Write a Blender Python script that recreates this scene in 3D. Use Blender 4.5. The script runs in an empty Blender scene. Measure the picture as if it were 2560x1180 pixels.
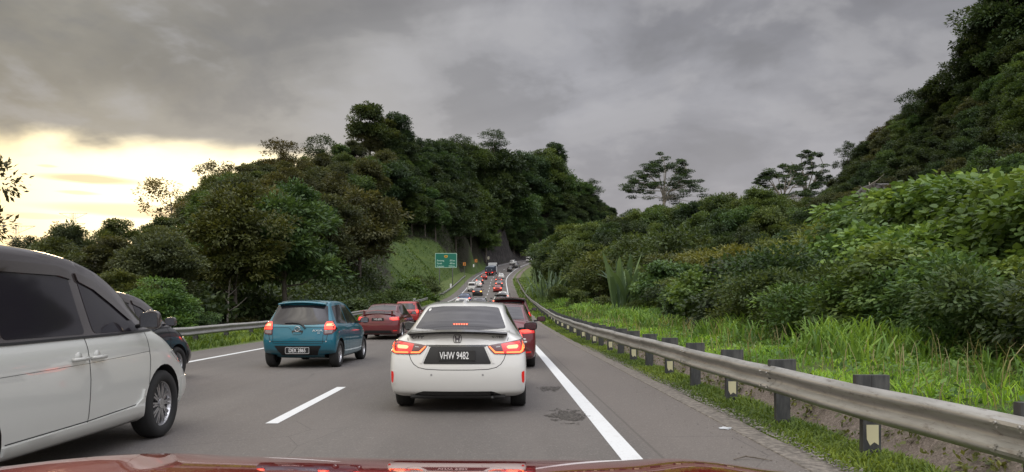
import bpy, bmesh, math, random
import numpy as np
from mathutils import Vector, Matrix, geometry
from mathutils.bvhtree import BVHTree
R = math.radians
S = bpy.context.scene
COL = S.collection
F = 1900.0            # focal length of the photograph in its own pixels
CAMH = 1.40
# ------------------------------------------------------------------ camera
cd = bpy.data.cameras.new('camera'); cam = bpy.data.objects.new('camera', cd); COL.objects.link(cam)
cam.location = (0, 0, CAMH); cam.rotation_euler = (R(90), 0, 0)
cd.sensor_width = 36; cd.lens = 36 * F / 2560; cd.shift_y = 173 / 2560
cd.clip_start = 0.05; cd.clip_end = 6000
S.camera = cam
# ------------------------------------------------------------------ render / exposure
S.view_settings.view_transform = 'Standard'; S.view_settings.look = 'None'
S.view_settings.exposure = 0.0; S.view_settings.gamma = 1
S.cycles.max_bounces = 6; S.cycles.diffuse_bounces = 3; S.cycles.glossy_bounces = 3
S.cycles.transmission_bounces = 3; S.cycles.use_denoising = True
S.cycles.sample_clamp_indirect = 4.0
# ------------------------------------------------------------------ sun (low, behind the cloud gap on the left)
SUN_AZ, SUN_EL = R(-25), R(7)
sl = bpy.data.lights.new('sun', 'SUN'); sun = bpy.data.objects.new('sun', sl); COL.objects.link(sun)
sl.energy = 0.9; sl.angle = R(12); sl.color = (1.0, .74, .46)
sun.rotation_euler = Vector((-math.sin(SUN_AZ)*math.cos(SUN_EL), -math.cos(SUN_AZ)*math.cos(SUN_EL), -math.sin(SUN_EL))).to_track_quat('-Z', 'Y').to_euler()
# ------------------------------------------------------------------ node helper
class NT:
    def __init__(s, tree): s.t = tree; s.n = tree.nodes; s.l = tree.links
    def new(s, typ, **kw):
        n = s.n.new(typ)
        for k, v in kw.items(): setattr(n, k, v)
        return n
    def put(s, sock, v):
        if isinstance(v, bpy.types.NodeSocket): s.l.new(v, sock)
        elif v is not None:
            if isinstance(v, (tuple, list)) and len(v) == 3 and sock.type == 'RGBA': v = (*v, 1)
            sock.default_value = v
    def m(s, op, a, b=None, c=None, clamp=False):
        n = s.new('ShaderNodeMath', operation=op, use_clamp=clamp)
        s.put(n.inputs[0], a); s.put(n.inputs[1], b); s.put(n.inputs[2], c)
        return n.outputs[0]
    def mix(s, f, a, b, blend='MIX'):
        n = s.new('ShaderNodeMix', data_type='RGBA', blend_type=blend)
        s.put(n.inputs[0], f); s.put(n.inputs[6], a); s.put(n.inputs[7], b)
        return n.outputs[2]
    def ss(s, v, a, b, lo=0.0, hi=1.0):
        n = s.new('ShaderNodeMapRange', interpolation_type='SMOOTHSTEP')
        s.put(n.inputs[0], v); s.put(n.inputs[1], a); s.put(n.inputs[2], b); s.put(n.inputs[3], lo); s.put(n.inputs[4], hi)
        return n.outputs[0]
    def xyz(s, x, y, z):
        n = s.new('ShaderNodeCombineXYZ'); s.put(n.inputs[0], x); s.put(n.inputs[1], y); s.put(n.inputs[2], z); return n.outputs[0]
    def noise(s, vec, scale, detail=4, rough=.5, dist=0):
        n = s.new('ShaderNodeTexNoise'); s.put(n.inputs['Vector'], vec); n.inputs['Scale'].default_value = scale
        n.inputs['Detail'].default_value = detail; n.inputs['Roughness'].default_value = rough; n.inputs['Distortion'].default_value = dist
        return n.outputs[0]
# ------------------------------------------------------------------ world: Nishita sky seen through a gap under an overcast deck
W = bpy.data.worlds.new('World'); S.world = W; W.use_nodes = True
t = NT(W.node_tree); t.n.clear()
sky = t.new('ShaderNodeTexSky', sky_type='NISHITA', sun_disc=False); sky.sun_elevation = SUN_EL; sky.sun_rotation = SUN_AZ
tc = t.new('ShaderNodeTexCoord'); sep = t.new('ShaderNodeSeparateXYZ'); t.put(sep.inputs[0], tc.outputs['Generated'])
x, y, z = sep.outputs
hor = t.m('SQRT', t.m('ADD', t.m('MULTIPLY', x, x), t.m('MULTIPLY', y, y)))
te = t.m('DIVIDE', z, t.m('MAXIMUM', hor, .001))          # tan(elevation)
az = t.m('ARCTAN2', x, y)                                  # 0 = ahead, negative = left
den = t.m('ADD', t.m('MAXIMUM', z, 0), .34)
P = t.xyz(t.m('DIVIDE', x, den), t.m('DIVIDE', y, den), 0)
n1 = t.noise(P, 1.15, 6, .5, .35); n2 = t.noise(t.xyz(t.m('ADD', t.m('MULTIPLY', az, 1.5), t.m('MULTIPLY', te, -1.2)), t.m('ADD', t.m('MULTIPLY', te, 4.2), t.m('MULTIPLY', az, -.55)), 3.1), 1.5, 5, .5, .6)
nn = t.m('ADD', t.m('MULTIPLY', n1, .62), t.m('MULTIPLY', n2, .38))
f = t.ss(nn, .38, .62); puff = t.noise(P, 3.4, 5, .55, .2)
warm = t.ss(az, -.62, .12, 1, 0)
dark = t.mix(warm, (.248, .249, .272), (.258, .243, .212)); lite = t.mix(warm, (.436, .437, .468), (.475, .450, .39))
cl = t.mix(f, dark, lite); cl = t.mix(t.m('MULTIPLY', t.ss(puff, .48, .60), .42), cl, (.49, .485, .50)); cl = t.mix(t.m('MULTIPLY', t.ss(puff, .49, .38), .38), cl, (.20, .20, .21))
lowb = t.ss(te, .02, .34, 1, 0)                             # paler, faintly pink towards the horizon
cl = t.mix(t.m('MULTIPLY', lowb, .72), cl, t.mix(warm, (.44, .42, .43), (.60, .50, .36)))
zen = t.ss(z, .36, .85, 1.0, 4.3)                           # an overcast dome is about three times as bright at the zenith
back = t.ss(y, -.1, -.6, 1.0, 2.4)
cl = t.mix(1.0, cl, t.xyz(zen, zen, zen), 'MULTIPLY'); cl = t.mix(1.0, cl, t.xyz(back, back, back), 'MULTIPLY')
# gap under the deck, lower left
edge = t.m('ADD', t.m('MULTIPLY', t.m('ADD', t.m('MULTIPLY', t.m('SUBTRACT', n2, .5), .8), t.m('MULTIPLY', t.m('SUBTRACT', puff, .5), .55)), .11), t.m('ADD', .180, t.m('MULTIPLY', az, -.028)))
gap = t.m('MULTIPLY', t.ss(t.m('SUBTRACT', edge, te), -.004, .030), t.ss(az, -.30, -.14, 1, 0))
gap = t.m('MULTIPLY', gap, t.ss(az, -1.5, -1.1, 0, 1))
sd = (math.sin(R(-23))*math.cos(R(9)), math.cos(R(-23))*math.cos(R(9)), math.sin(R(9)))
dp = t.new('ShaderNodeVectorMath', operation='DOT_PRODUCT'); t.put(dp.inputs[0], tc.outputs['Generated']); dp.inputs[1].default_value = sd
glow = t.ss(dp.outputs['Value'], .955, .999)
gc = t.mix(t.ss(te, .02, .16), (.90, .46, .19), (1.0, .76, .30))
gc = t.mix(glow, gc, (1.75, 1.52, .98))
streak = None
def lens(cx, cy, hw, hh, k):
    u0 = (cx-1280)/F; a0 = math.atan(u0); v0 = (763-cy)/F*math.cos(a0)
    A = t.m('DIVIDE', t.m('SUBTRACT', az, a0), hw/F*math.cos(a0)**2); B = t.m('DIVIDE', t.m('ADD', t.m('SUBTRACT', te, v0), t.m('MULTIPLY', t.m('SUBTRACT', n2, .5), .012)), hh/F)
    d = t.m('ADD', t.m('POWER', t.m('ABSOLUTE', A), 1.3), t.m('MULTIPLY', B, B))
    return t.ss(d, .3, 1.2, k, 0)
st = lens(225, 448, 150, 12, .8)
for a in ((195, 484, 60, 5, .55), (330, 530, 260, 18, .6), (118, 414, 30, 4, .5), (90, 545, 120, 8, .4), (1, 470, 90, 5, .3)):
    st = t.m('MAXIMUM', st, lens(*a))
gc = t.mix(st, gc, (.52, .42, .30))
skn = t.mix(1.0, sky.outputs[0], (.10, .10, .10), 'MULTIPLY')
col = t.mix(gap, cl, t.mix(.12, gc, skn))
below = t.ss(z, -.03, 0, 1, 0)
col = t.mix(below, col, (.05, .06, .04))
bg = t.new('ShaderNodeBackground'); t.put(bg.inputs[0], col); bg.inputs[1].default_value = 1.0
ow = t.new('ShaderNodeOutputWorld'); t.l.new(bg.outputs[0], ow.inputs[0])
# ------------------------------------------------------------------ object helpers
def tag(o, label=None, cat=None, group=None, kind=None):
    if label: o['label'] = label
    if cat: o['category'] = cat
    if group: o['group'] = group
    if kind: o['kind'] = kind
    return o
def empty(name, loc=(0, 0, 0), rz=0, rx=0):
    o = bpy.data.objects.new(name, None); COL.objects.link(o); o.location = loc; o.rotation_euler = (rx, 0, rz)
    o.empty_display_size = .3
    return o
def link(name, me, mat=None, parent=None):
    o = bpy.data.objects.new(name, me); COL.objects.link(o)
    if mat is not None:
        for m_ in (mat if isinstance(mat, (list, tuple)) else [mat]): me.materials.append(m_)
    if parent is not None: o.parent = parent
    return o
def mesh_np(name, V, faces, mats=None, parent=None, smooth=False, attrs=None, midx=None):
    """V (n,3); faces: list of int arrays (m,k)"""
    me = bpy.data.meshes.new(name)
    V = np.asarray(V, dtype=np.float32); fs = [np.asarray(f, dtype=np.int32) for f in faces if len(f)]
    me.vertices.add(len(V)); me.vertices.foreach_set('co', V.ravel())
    loops = np.concatenate([f.ravel() for f in fs]); me.loops.add(len(loops)); me.loops.foreach_set('vertex_index', loops)
    tot = np.concatenate([np.full(len(f), f.shape[1], dtype=np.int32) for f in fs])
    me.polygons.add(len(tot)); me.polygons.foreach_set('loop_start', np.concatenate([[0], np.cumsum(tot)[:-1]]).astype(np.int32))
    me.polygons.foreach_set('loop_total', tot)
    me.polygons.foreach_set('use_smooth', np.full(len(tot), smooth))
    if midx is not None: me.polygons.foreach_set('material_index', np.asarray(midx, dtype=np.int32))
    me.update(calc_edges=True)
    for k, a in (attrs or {}).items():
        at = me.attributes.new(k, 'FLOAT', 'POINT'); at.data.foreach_set('value', np.asarray(a, dtype=np.float32))
    return link(name, me, mats, parent)
class MB:
    """collects simple shapes, links them as ONE mesh object"""
    def __init__(s): s.v = []; s.f = []; s.mi = []; s.cur = 0
    def add(s, vs, fs):
        o = len(s.v); s.v += [tuple(v) for v in vs]; s.f += [tuple(i+o for i in f) for f in fs]; s.mi += [s.cur]*len(fs); return s
    def box(s, x0, x1, y0, y1, z0, z1):
        return s.add([(x0,y0,z0),(x1,y0,z0),(x1,y1,z0),(x0,y1,z0),(x0,y0,z1),(x1,y0,z1),(x1,y1,z1),(x0,y1,z1)],
              [(0,3,2,1),(4,5,6,7),(0,1,5,4),(1,2,6,5),(2,3,7,6),(3,0,4,7)])
    def tube(s, pts, rad, n=8, cap=True):
        pts = [Vector(p) for p in pts]; rad = rad if isinstance(rad, (list, tuple)) else [rad]*len(pts)
        vs = []; fs = []
        up = Vector((0, 0, 1)); prev = None
        for i, p in enumerate(pts):
            d = (pts[min(i+1, len(pts)-1)] - pts[max(i-1, 0)]).normalized()
            if prev is None:
                a = d.cross(up if abs(d.z) < .9 else Vector((1, 0, 0))).normalized()
            else: a = (prev - d*prev.dot(d)).normalized()
            prev = a; b = d.cross(a)
            for k in range(n):
                th = 2*math.pi*k/n; vs.append(p + (a*math.cos(th) + b*math.sin(th))*rad[i])
        for i in range(len(pts)-1):
            for k in range(n):
                fs.append((i*n+k, i*n+(k+1) % n, (i+1)*n+(k+1) % n, (i+1)*n+k))
        if cap: fs.append(tuple(range(n))[::-1]); fs.append(tuple((len(pts)-1)*n+k for k in range(n)))
        return s.add(vs, fs)
    def build(s, name, mat, parent=None, smooth=False, bevel=0):
        me = bpy.data.meshes.new(name); me.from_pydata(s.v, [], s.f); me.update()
        if bevel:
            bm = bmesh.new(); bm.from_mesh(me)
            bmesh.ops.bevel(bm, geom=bm.edges[:], offset=bevel, segments=2, affect='EDGES', profile=.5)
            bm.to_mesh(me); bm.free()
        else: me.polygons.foreach_set('material_index', s.mi)
        me.polygons.foreach_set('use_smooth', [smooth]*len(me.polygons))
        return link(name, me, mat, parent)
# ------------------------------------------------------------------ materials
MATS = {}
def bmat(name, col=(.5, .5, .5), rough=.5, metal=0, coat=0, spec=.5, emit=None, es=0):
    if name in MATS: return MATS[name]
    m = bpy.data.materials.new(name); m.use_nodes = True; MATS[name] = m
    b = m.node_tree.nodes['Principled BSDF']
    b.inputs['Base Color'].default_value = (*col, 1); b.inputs['Roughness'].default_value = rough; b.inputs['Metallic'].default_value = metal
    b.inputs['Coat Weight'].default_value = coat; b.inputs['Coat Roughness'].default_value = .03; b.inputs['Specular IOR Level'].default_value = spec
    if emit: b.inputs['Emission Color'].default_value = (*emit, 1); b.inputs['Emission Strength'].default_value = es
    return m
def nmat(name, fn):
    m = bpy.data.materials.new(name); m.use_nodes = True; MATS[name] = m
    t = NT(m.node_tree); b = t.n['Principled BSDF']; fn(t, b); return m
def bump(t, b, h, dist, strength=.5):
    n = t.new('ShaderNodeBump'); n.inputs['Strength'].default_value = strength; n.inputs['Distance'].default_value = dist
    t.put(n.inputs['Height'], h); t.put(b.inputs['Normal'], n.outputs[0])
def geo(t): return t.new('ShaderNodeNewGeometry').outputs['Position']
def scaled(t, vec, sx, sy, sz):
    n = t.new('ShaderNodeVectorMath', operation='MULTIPLY'); t.put(n.inputs[0], vec); n.inputs[1].default_value = (sx, sy, sz); return n.outputs[0]
def _asphalt(t, b, c0=(.104, .095, .090), c1=(.152, .139, .131)):
    g = geo(t)
    big = t.noise(scaled(t, g, .5, .10, 1), 1.0, 4, .6); fine = t.noise(g, 42, 3, .7); grit = t.noise(g, 190, 2, .6)
    streak = t.noise(scaled(t, g, 6.5, .12, 1), 1.0, 3, .6)
    at = t.new('ShaderNodeAttribute', attribute_name='dd').outputs['Fac']          # lateral position across the road
    wheel = t.m('ADD', t.ss(t.m('ABSOLUTE', t.m('ADD', at, 1.25)), 0, .45, 1, 0), t.ss(t.m('ABSOLUTE', t.m('ADD', at, 2.9)), 0, .45, 1, 0))
    wheel = t.m('ADD', wheel, t.ss(t.m('ABSOLUTE', t.m('ADD', at, 5.2)), 0, .5, 1, 0)); wheel = t.m('ADD', wheel, t.ss(t.m('ABSOLUTE', t.m('ADD', at, 7.2)), 0, .5, 1, 0))
    c = t.mix(t.ss(big, .3, .7), c0, c1)
    c = t.mix(t.m('MULTIPLY', t.ss(streak, .35, .75), .35), c, (.12, .112, .108))
    c = t.mix(t.m('MULTIPLY', wheel, .28), c, (.125, .118, .113))
    shoulder = t.ss(at, .15, .35); c = t.mix(t.m('MULTIPLY', shoulder, .5), c, (.150, .130, .118))
    mid = t.noise(g, 9, 4, .7); c = t.mix(t.ss(mid, .52, .75, 0, .35), c, (.10, .095, .09)); c = t.mix(t.ss(mid, .45, .28, 0, .3), c, (.24, .225, .21))
    c = t.mix(t.ss(fine, .56, .70, 0, .6), c, (.34, .32, .30)); c = t.mix(t.ss(fine, .42, .30, 0, .5), c, (.085, .08, .078))
    vo = t.new('ShaderNodeTexVoronoi', feature='DISTANCE_TO_EDGE'); t.put(vo.inputs['Vector'], t.xyz(t.m('ADD', at, t.m('MULTIPLY', mid, .5)), t.m('MULTIPLY', t.noise(g, 1.7, 3), 1.2), 0)) if False else t.put(vo.inputs['Vector'], scaled(t, g, 1.0, .55, 1)); vo.inputs['Scale'].default_value = .8
    crack = t.m('MULTIPLY', t.ss(t.m('ADD', vo.outputs['Distance'], t.m('MULTIPLY', mid, .012)), .004, .012, 1, 0), t.ss(big, .50, .60)); c = t.mix(t.m('MULTIPLY', crack, .65), c, (.05, .047, .045))
    joint = t.ss(t.m('ABSOLUTE', t.m('ADD', t.m('SUBTRACT', at, .32), t.m('MULTIPLY', big, .05))), .008, .022, .5, 0); c = t.mix(joint, c, (.07, .065, .06))
    oil = t.m('MULTIPLY', t.ss(t.m('ABSOLUTE', t.m('ADD', at, 2.05)), 0, .5, .3, 0), t.ss(big, .35, .6)); c = t.mix(oil, c, (.09, .085, .08))
    t.put(b.inputs['Base Color'], c); b.inputs['Roughness'].default_value = .82; b.inputs['Specular IOR Level'].default_value = .35
    bump(t, b, t.m('ADD', t.m('MULTIPLY', grit, .5), fine), .012, .55)
M_asph = nmat('asphalt', _asphalt)
def _paint_line(t, b):
    g = geo(t); n = t.noise(g, 30, 4, .65); big = t.noise(g, 3, 3, .6)
    c = t.mix(t.ss(n, .56, .70, 0, .55), (.66, .68, .70), (.34, .33, .32)); c = t.mix(t.ss(big, .5, .8, 0, .3), c, (.45, .44, .43))
    t.put(b.inputs['Base Color'], c); b.inputs['Roughness'].default_value = .6
M_line = nmat('road_paint', _paint_line)
def _grassground(t, b):
    g = geo(t); n = t.noise(g, .35, 5, .6); n2 = t.noise(g, 4.5, 4, .65); n3 = t.noise(g, 28, 3, .7)
    a = t.new('ShaderNodeAttribute', attribute_name='lawn').outputs['Fac']; r = t.new('ShaderNodeAttribute', attribute_name='rock').outputs['Fac']
    c = t.mix(t.ss(n, .32, .68), (.060, .115, .020), (.105, .165, .030)); c = t.mix(t.ss(n2, .45, .72, 0, .6), c, (.10, .10, .035)); c = t.mix(t.ss(n3, .4, .75, 0, .5), c, (.045, .085, .018))
    dirt = t.mix(t.ss(n2, .3, .7), (.020, .024, .012), (.045, .040, .022))
    c = t.mix(a, dirt, c)
    rk = t.mix(t.ss(t.noise(scaled(t, g, 1, 1, .35), .9, 6, .7), .35, .7), (.014, .012, .012), (.060, .052, .047))
    c = t.mix(r, c, rk); t.put(b.inputs['Base Color'], c); b.inputs['Roughness'].default_value = .9
    bump(t, b, t.m('ADD', n2, n3), .25, .8)
M_ground = nmat('ground', _grassground)
def _verge(t, b):
    g = geo(t); at = t.new('ShaderNodeAttribute', attribute_name='dd').outputs['Fac']
    n = t.noise(g, 2.2, 5, .6); n2 = t.noise(g, 26, 4, .7); wob = t.m('ADD', t.m('ABSOLUTE', at), t.m('MULTIPLY', t.m('SUBTRACT', n, .5), .9))
    grass = t.mix(t.ss(n, .3, .7), (.055, .095, .018), (.11, .155, .03)); grass = t.mix(t.ss(n2, .45, .7, 0, .6), grass, (.10, .08, .04))
    conc = t.mix(t.ss(n2, .35, .7), (.13, .105, .09), (.24, .20, .175)); conc = t.mix(t.ss(n, .5, .75, 0, .7), conc, (.06, .065, .03))
    grav = t.mix(t.ss(n2, .4, .65), (.11, .10, .095), (.33, .31, .29))
    rr = t.ss(at, 0, .1)
    ing = t.m('MULTIPLY', t.ss(wob, 1.75, 2.0, 1, 0), rr)
    isd = t.m('MULTIPLY', t.m('MULTIPLY', t.ss(at, 2.42, 2.5), t.ss(at, 3.62, 3.75, 1, 0)), rr)
    c = t.mix(ing, grass, grav); c = t.mix(isd, c, conc)
    t.put(b.inputs['Base Color'], c); b.inputs['Roughness'].default_value = .92; bump(t, b, t.m('ADD', n2, t.m('MULTIPLY', n, 2)), .05, .7)
M_verge = nmat('verge_soil', _verge)
def _kerb(t, b):
    g = geo(t); n = t.noise(g, 12, 5, .7)
    t.put(b.inputs['Base Color'], t.mix(t.ss(n, .35, .7), (.10, .09, .08), (.24, .215, .19))); b.inputs['Roughness'].default_value = .9; bump(t, b, n, .02, .7)
M_kerb = nmat('weathered_concrete', _kerb)
def leafmat(name, trans=.35, rough=.5, tint=True):
    m = bpy.data.materials.new(name); m.use_nodes = True; t = NT(m.node_tree); b = t.n['Principled BSDF']; out = t.n['Material Output']
    oi = t.new('ShaderNodeObjectInfo'); v = t.new('ShaderNodeAttribute', attribute_name='var').outputs['Fac']
    c = oi.outputs['Color']
    hs = t.new('ShaderNodeHueSaturation'); t.put(hs.inputs['Hue'], t.m('ADD', .5, t.m('MULTIPLY', t.m('SUBTRACT', v, .5), -.05)))
    t.put(hs.inputs['Saturation'], t.m('ADD', .92, t.m('MULTIPLY', v, .1))); t.put(hs.inputs['Value'], t.m('ADD', .55, t.m('MULTIPLY', t.m('POWER', v, 1.5), 1.15))); t.put(hs.inputs['Color'], c)
    col = hs.outputs[0]
    t.put(b.inputs['Base Color'], col); b.inputs['Roughness'].default_value = rough; b.inputs['Specular IOR Level'].default_value = .35
    tr = t.new('ShaderNodeBsdfTranslucent'); t.put(tr.inputs[0], t.mix(1.0, col, (1.25, 1.15, .6), 'MULTIPLY'))
    mx = t.new('ShaderNodeMixShader'); mx.inputs[0].default_value = trans; t.l.new(b.outputs[0], mx.inputs[1]); t.l.new(tr.outputs[0], mx.inputs[2]); t.l.new(mx.outputs[0], out.inputs[0])
    return m
M_leaf = leafmat('leaves', .35, .5); M_grassb = leafmat('grass_blades', .4, .6)
def _bark(t, b):
    g = t.new('ShaderNodeTexCoord').outputs['Object']; n = t.noise(scaled(t, g, 6, 6, 1.2), 1.5, 5, .65)
    t.put(b.inputs['Base Color'], t.mix(t.ss(n, .3, .7), (.075, .062, .05), (.19, .165, .14))); b.inputs['Roughness'].default_value = .9; bump(t, b, n, .05, .6)
M_bark = nmat('bark', _bark)
M_palebark = bmat('pale_bark', (.34, .31, .27), .8)
# ------------------------------------------------------------------ road geometry
RZ = [(-20,0),(30,0),(50,.15),(75,.7),(100,1.5),(120,2.25),(137,3.06),(160,4.6),(190,6.9),(205,8.3),(240,11.8),(262,14.6),(280,16.8),(300,19.4),(325,22),(345,23.5),(380,25)]
RX = [(-20,1.56),(0,1.21),(50,.34),(85,-.2),(100,-.4),(137,-.65),(160,-.97),(190,-1.46),(205,-1.6),(220,-1.2),(235,-.4),(250,1.0),(262,2.8),(275,5.2),(288,8.8),(300,13.4),(311,20),(320,28),(328,38),(334,50),(339,65),(343,85)]
def smooth_interp(tab, xs):
    a = np.array(tab, float); xs = np.asarray(xs, float)
    v = np.interp(xs, a[:, 0], a[:, 1])
    for w in (5, 3): v = .25*np.interp(xs-w, a[:, 0], a[:, 1]) + .5*v + .25*np.interp(xs+w, a[:, 0], a[:, 1])
    return v
_yy = np.concatenate([np.arange(-20, 300, 1.0), np.arange(300, 343, .4)])
_xx = smooth_interp(RX, _yy); _zz = smooth_interp(RZ, _yy)
_P = np.stack([_xx, _yy, _zz], 1)
_ds = np.hypot(np.diff(_xx), np.diff(_yy)); _s = np.concatenate([[0], np.cumsum(_ds)]); _s = _s - np.interp(0, _yy, _s)
SMAX = _s[-1]
_tx = np.gradient(_xx, _s); _ty = np.gradient(_yy, _s); _n = np.hypot(_tx, _ty); _tx /= _n; _ty /= _n
def road(s, d=0, dz=0):
    """point at arc length s along the right edge line, d metres to its right"""
    s = np.asarray(s, float)
    px = np.interp(s, _s, _xx); py = np.interp(s, _s, _yy); pz = np.interp(s, _s, _zz); tx = np.interp(s, _s, _tx); ty = np.interp(s, _s, _ty)
    return np.stack([px + ty*d, py - tx*d, pz + dz + 0*px], -1)
def s_of_y(y): return float(np.interp(y, _yy, _s))
def z_road_y(y): return float(np.interp(y, _yy, _zz))
def slope_y(y): return (z_road_y(y+2)-z_road_y(y-2))/4
def at(px, py, Y): return ((px-1280)/F*Y, Y, CAMH + (763-py)/F*Y)
def strip(name, svals, prof, mat, smooth=True, parent=None, taps=None):
    """loft a lateral profile [(d,z)] along the road"""
    V = []; dd = []
    for s in svals:
        for d, dz in prof(s): V.append(road(s, d, dz)); dd.append(d)
    n = len(prof(svals[0])); m = len(svals)
    idx = np.arange(n*m).reshape(m, n)
    Fq = np.stack([idx[:-1, :-1], idx[:-1, 1:], idx[1:, 1:], idx[1:, :-1]], -1).reshape(-1, 4)
    return mesh_np(name, np.array(V), [Fq], mat, parent, smooth, {'dd': dd})
near_s = np.concatenate([np.arange(-18, 60, 1.0), np.arange(60, SMAX, 2.0)])
PAVR, PAVL = 1.53, -10.4
rng = np.random.default_rng(5)
_edge = np.cumsum(rng.normal(0, .02, 2000)); _edge -= np.linspace(_edge[0], _edge[-1], 2000); _edge = np.clip(_edge, -.12, .12)
def pav_r(s): return PAVR + float(np.interp(s % 200, np.arange(0, 200, .1), _edge))
fine_s = np.concatenate([np.arange(-18, 60, .35), np.arange(60, SMAX, 2.0)])
strip('road', fine_s, lambda s: [(-10.4+.06*math.sin(s*.7), 0), (-9.6, 0), (-8.8, 0), (-7.2, 0), (-5.5, 0), (-3.9, 0), (-2, 0), (0, 0), (.8, 0), (pav_r(s), 0)], M_asph)['kind'] = 'structure'
def line_strip(name, s0, s1, d0, d1, label, step=.5, group=None):
    ss = np.arange(s0, s1+step*.5, step)
    o = strip(name, ss, lambda s: [(d0, .004), (d1, .004)], M_line); o['kind'] = 'structure'; return o
line_strip('edge_line', -17, SMAX-1, -.10, .10, None)
line_strip('edge_line', -17, SMAX-1, -8.93, -8.77, None)
k = 0
dash = None
V = []; Fs = []
for k in range(-2, 28):
    s0 = 9.05 + 12*k
    if s0 < -17 or s0+4.4 > SMAX: continue
    for i in range(9):
        a = road(s0+i*.5, -3.97, .004); b_ = road(s0+i*.5, -3.82, .004); V += [a, b_]
    o = len(V)-18; Fs += [(o+2*i, o+2*i+1, o+2*i+3, o+2*i+2) for i in range(8)]
mesh_np('lane_dashes', np.array(V), [np.array(Fs)], M_line)['kind'] = 'structure'
# kerb-like concrete edging on the right
ke = strip('kerb', np.arange(-10, 200, 1.0), lambda s: [(pav_r(s)-.01, -.01), (pav_r(s)+.005, .012), (PAVR+.15+.03*math.sin(s*2.1), .014), (PAVR+.17+.03*math.sin(s*2.1), -.05)] if True else 0, M_kerb, False); ke['kind'] = 'structure'
# verge on the right: soil, drain, grass bank ; verge on the left
def prof_r(s):
    far = min(1, max(0, (s-60)/40))
    w = .02*math.sin(s*1.3)+.015*math.sin(s*3.1)
    dr = 1-far
    return [(1.40, -.05), (1.9, -.035+w*.5), (2.3, -.02+w), (2.48, -.03+w), (2.62, -.10*dr-.02), (2.86, -.42*dr-.02), (3.14, -.44*dr-.02), (3.45, -.10*dr+.02), (3.66, .10), (4.2, .20+w), (5.2, .34), (6.6, .42), (8.2, .55), (10.5, .8), (13, .9), (17, -.6)]
strip('verge', fine_s, prof_r, M_verge)['kind'] = 'structure'
def prof_l(s):
    return [(-10.3, -.03), (-11, .0), (-12, .03), (-13.5, .02), (-15.5, .0), (-19, -1.0)] if s < 110 else [(-10.3, -.03), (-11, .0), (-12, .06), (-13, .3), (-14, .6), (-16, .4)]
strip('verge', fine_s[fine_s < 232], lambda s: prof_l(s)[::-1], M_verge)['kind'] = 'structure'
# ------------------------------------------------------------------ terrain
def lerp(a, b, t): return a + (b-a)*t
def poly_interp(pts, x, k):
    a = np.array(pts, float); return float(np.interp(x, a[:, 0], a[:, k]))
SKY_L = [(300,560,70),(380,545,88),(400,530,95),(430,480,102),(470,450,110),(520,425,120),(560,408,130),(610,398,142),(660,390,155),(700,372,165),(740,375,175),(780,392,185),(810,352,192),(850,352,200),(890,330,210),(930,285,222),(960,290,228),(1000,300,238),(1030,325,246),(1060,345,252),(1100,330,262),(1130,345,268),(1160,355,275),(1200,338,282),(1240,335,290),(1280,352,310),(1300,372,325),(1340,362,345),(1380,362,362),(1410,385,372),(1430,435,378),(1460,448,385),(1490,466,392),(1515,500,398),(1560,530,402)]
BASE_L = [(300,800,38),(380,800,40),(450,805,42),(560,803,46),(700,800,50),(820,790,56),(900,772,64),(950,745,84),(985,655,160),(1000,632,188),(1100,622,205),(1200,615,232),(1230,590,306),(1300,592,345),(1380,586,362),(1500,590,372),(1560,600,376)]
SKY_R = [(1390,585,150),(1440,560,150),(1520,530,152),(1560,505,155),(1620,508,158),(1700,505,160),(1780,468,150),(1840,478,150),(1900,492,150),(1960,500,150),(2050,470,160)]
SKY_H = [(2060,468,190),(2110,385,185),(2150,338,180),(2200,295,172),(2260,250,165),(2300,238,158),(2350,205,150),(2390,170,146),(2420,140,142),(2460,80,138),(2500,40,134),(2560,-20,128),(2700,-120,120),(2900,-220,112)]
ctrl = []
def ctrl_layer(sky, base, pxs, rows, H0, H1):
    for px in pxs:
        s_, Ys = poly_interp(sky, px, 1), poly_interp(sky, px, 2)
        if base: b_, Yb = poly_interp(base, px, 1), poly_interp(base, px, 2)
        for r in range(rows):
            tt = r/(rows-1); Y = lerp(Ys, Yb, tt); h = lerp(H0, H1, tt)
            hb = h*F/Yb; top = lerp(s_, b_-hb, tt)
            X, _, Z = at(px, top, Y); ctrl.append((X, Y, Z-h))
ctrl_layer(SKY_L, BASE_L, range(380, 980, 60), 4, 10, 8)
ctrl_layer(SKY_L, BASE_L, range(1000, 1540, 60), 4, 13, 9)
BASE_R = [(1390,690,120),(1560,710,90),(1700,730,70),(1850,745,58),(1960,750,50),(2060,740,60)]
ctrl_layer(SKY_R, BASE_R, range(1400, 2060, 90), 3, 11, 4)
BASE_H = [(2060,590,110),(2200,600,84),(2400,600,64),(2560,600,50),(2900,600,40)]
ctrl_layer(SKY_H, BASE_H, range(2080, 2900, 80), 4, 8, 5)
for px, py, Y in [(1000,637,188),(1100,625,205),(1200,620,230),(1000,695,150),(1060,680,160),(1100,688,166),(1040,722,132),(1150,650,198),(1170,640,214),(1200,634,232),(1212,640,240)]:
    ctrl.append(at(px, py, Y))
for s in range(0, 330, 12):
    p = road(s, 12.5); ctrl.append((p[0], p[1], p[2]+.9))
    if s < 120: p = road(s, -15); ctrl.append((p[0], p[1], p[2]-.3))
    elif s < 240: p = road(s, -14.5); ctrl.append((p[0], p[1], p[2]+.5))
    else:
        p = road(s, -12); ctrl.append((p[0], p[1], p[2]+.2)); p = road(s, -18); ctrl.append((p[0], p[1], p[2]+5.0))
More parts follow.
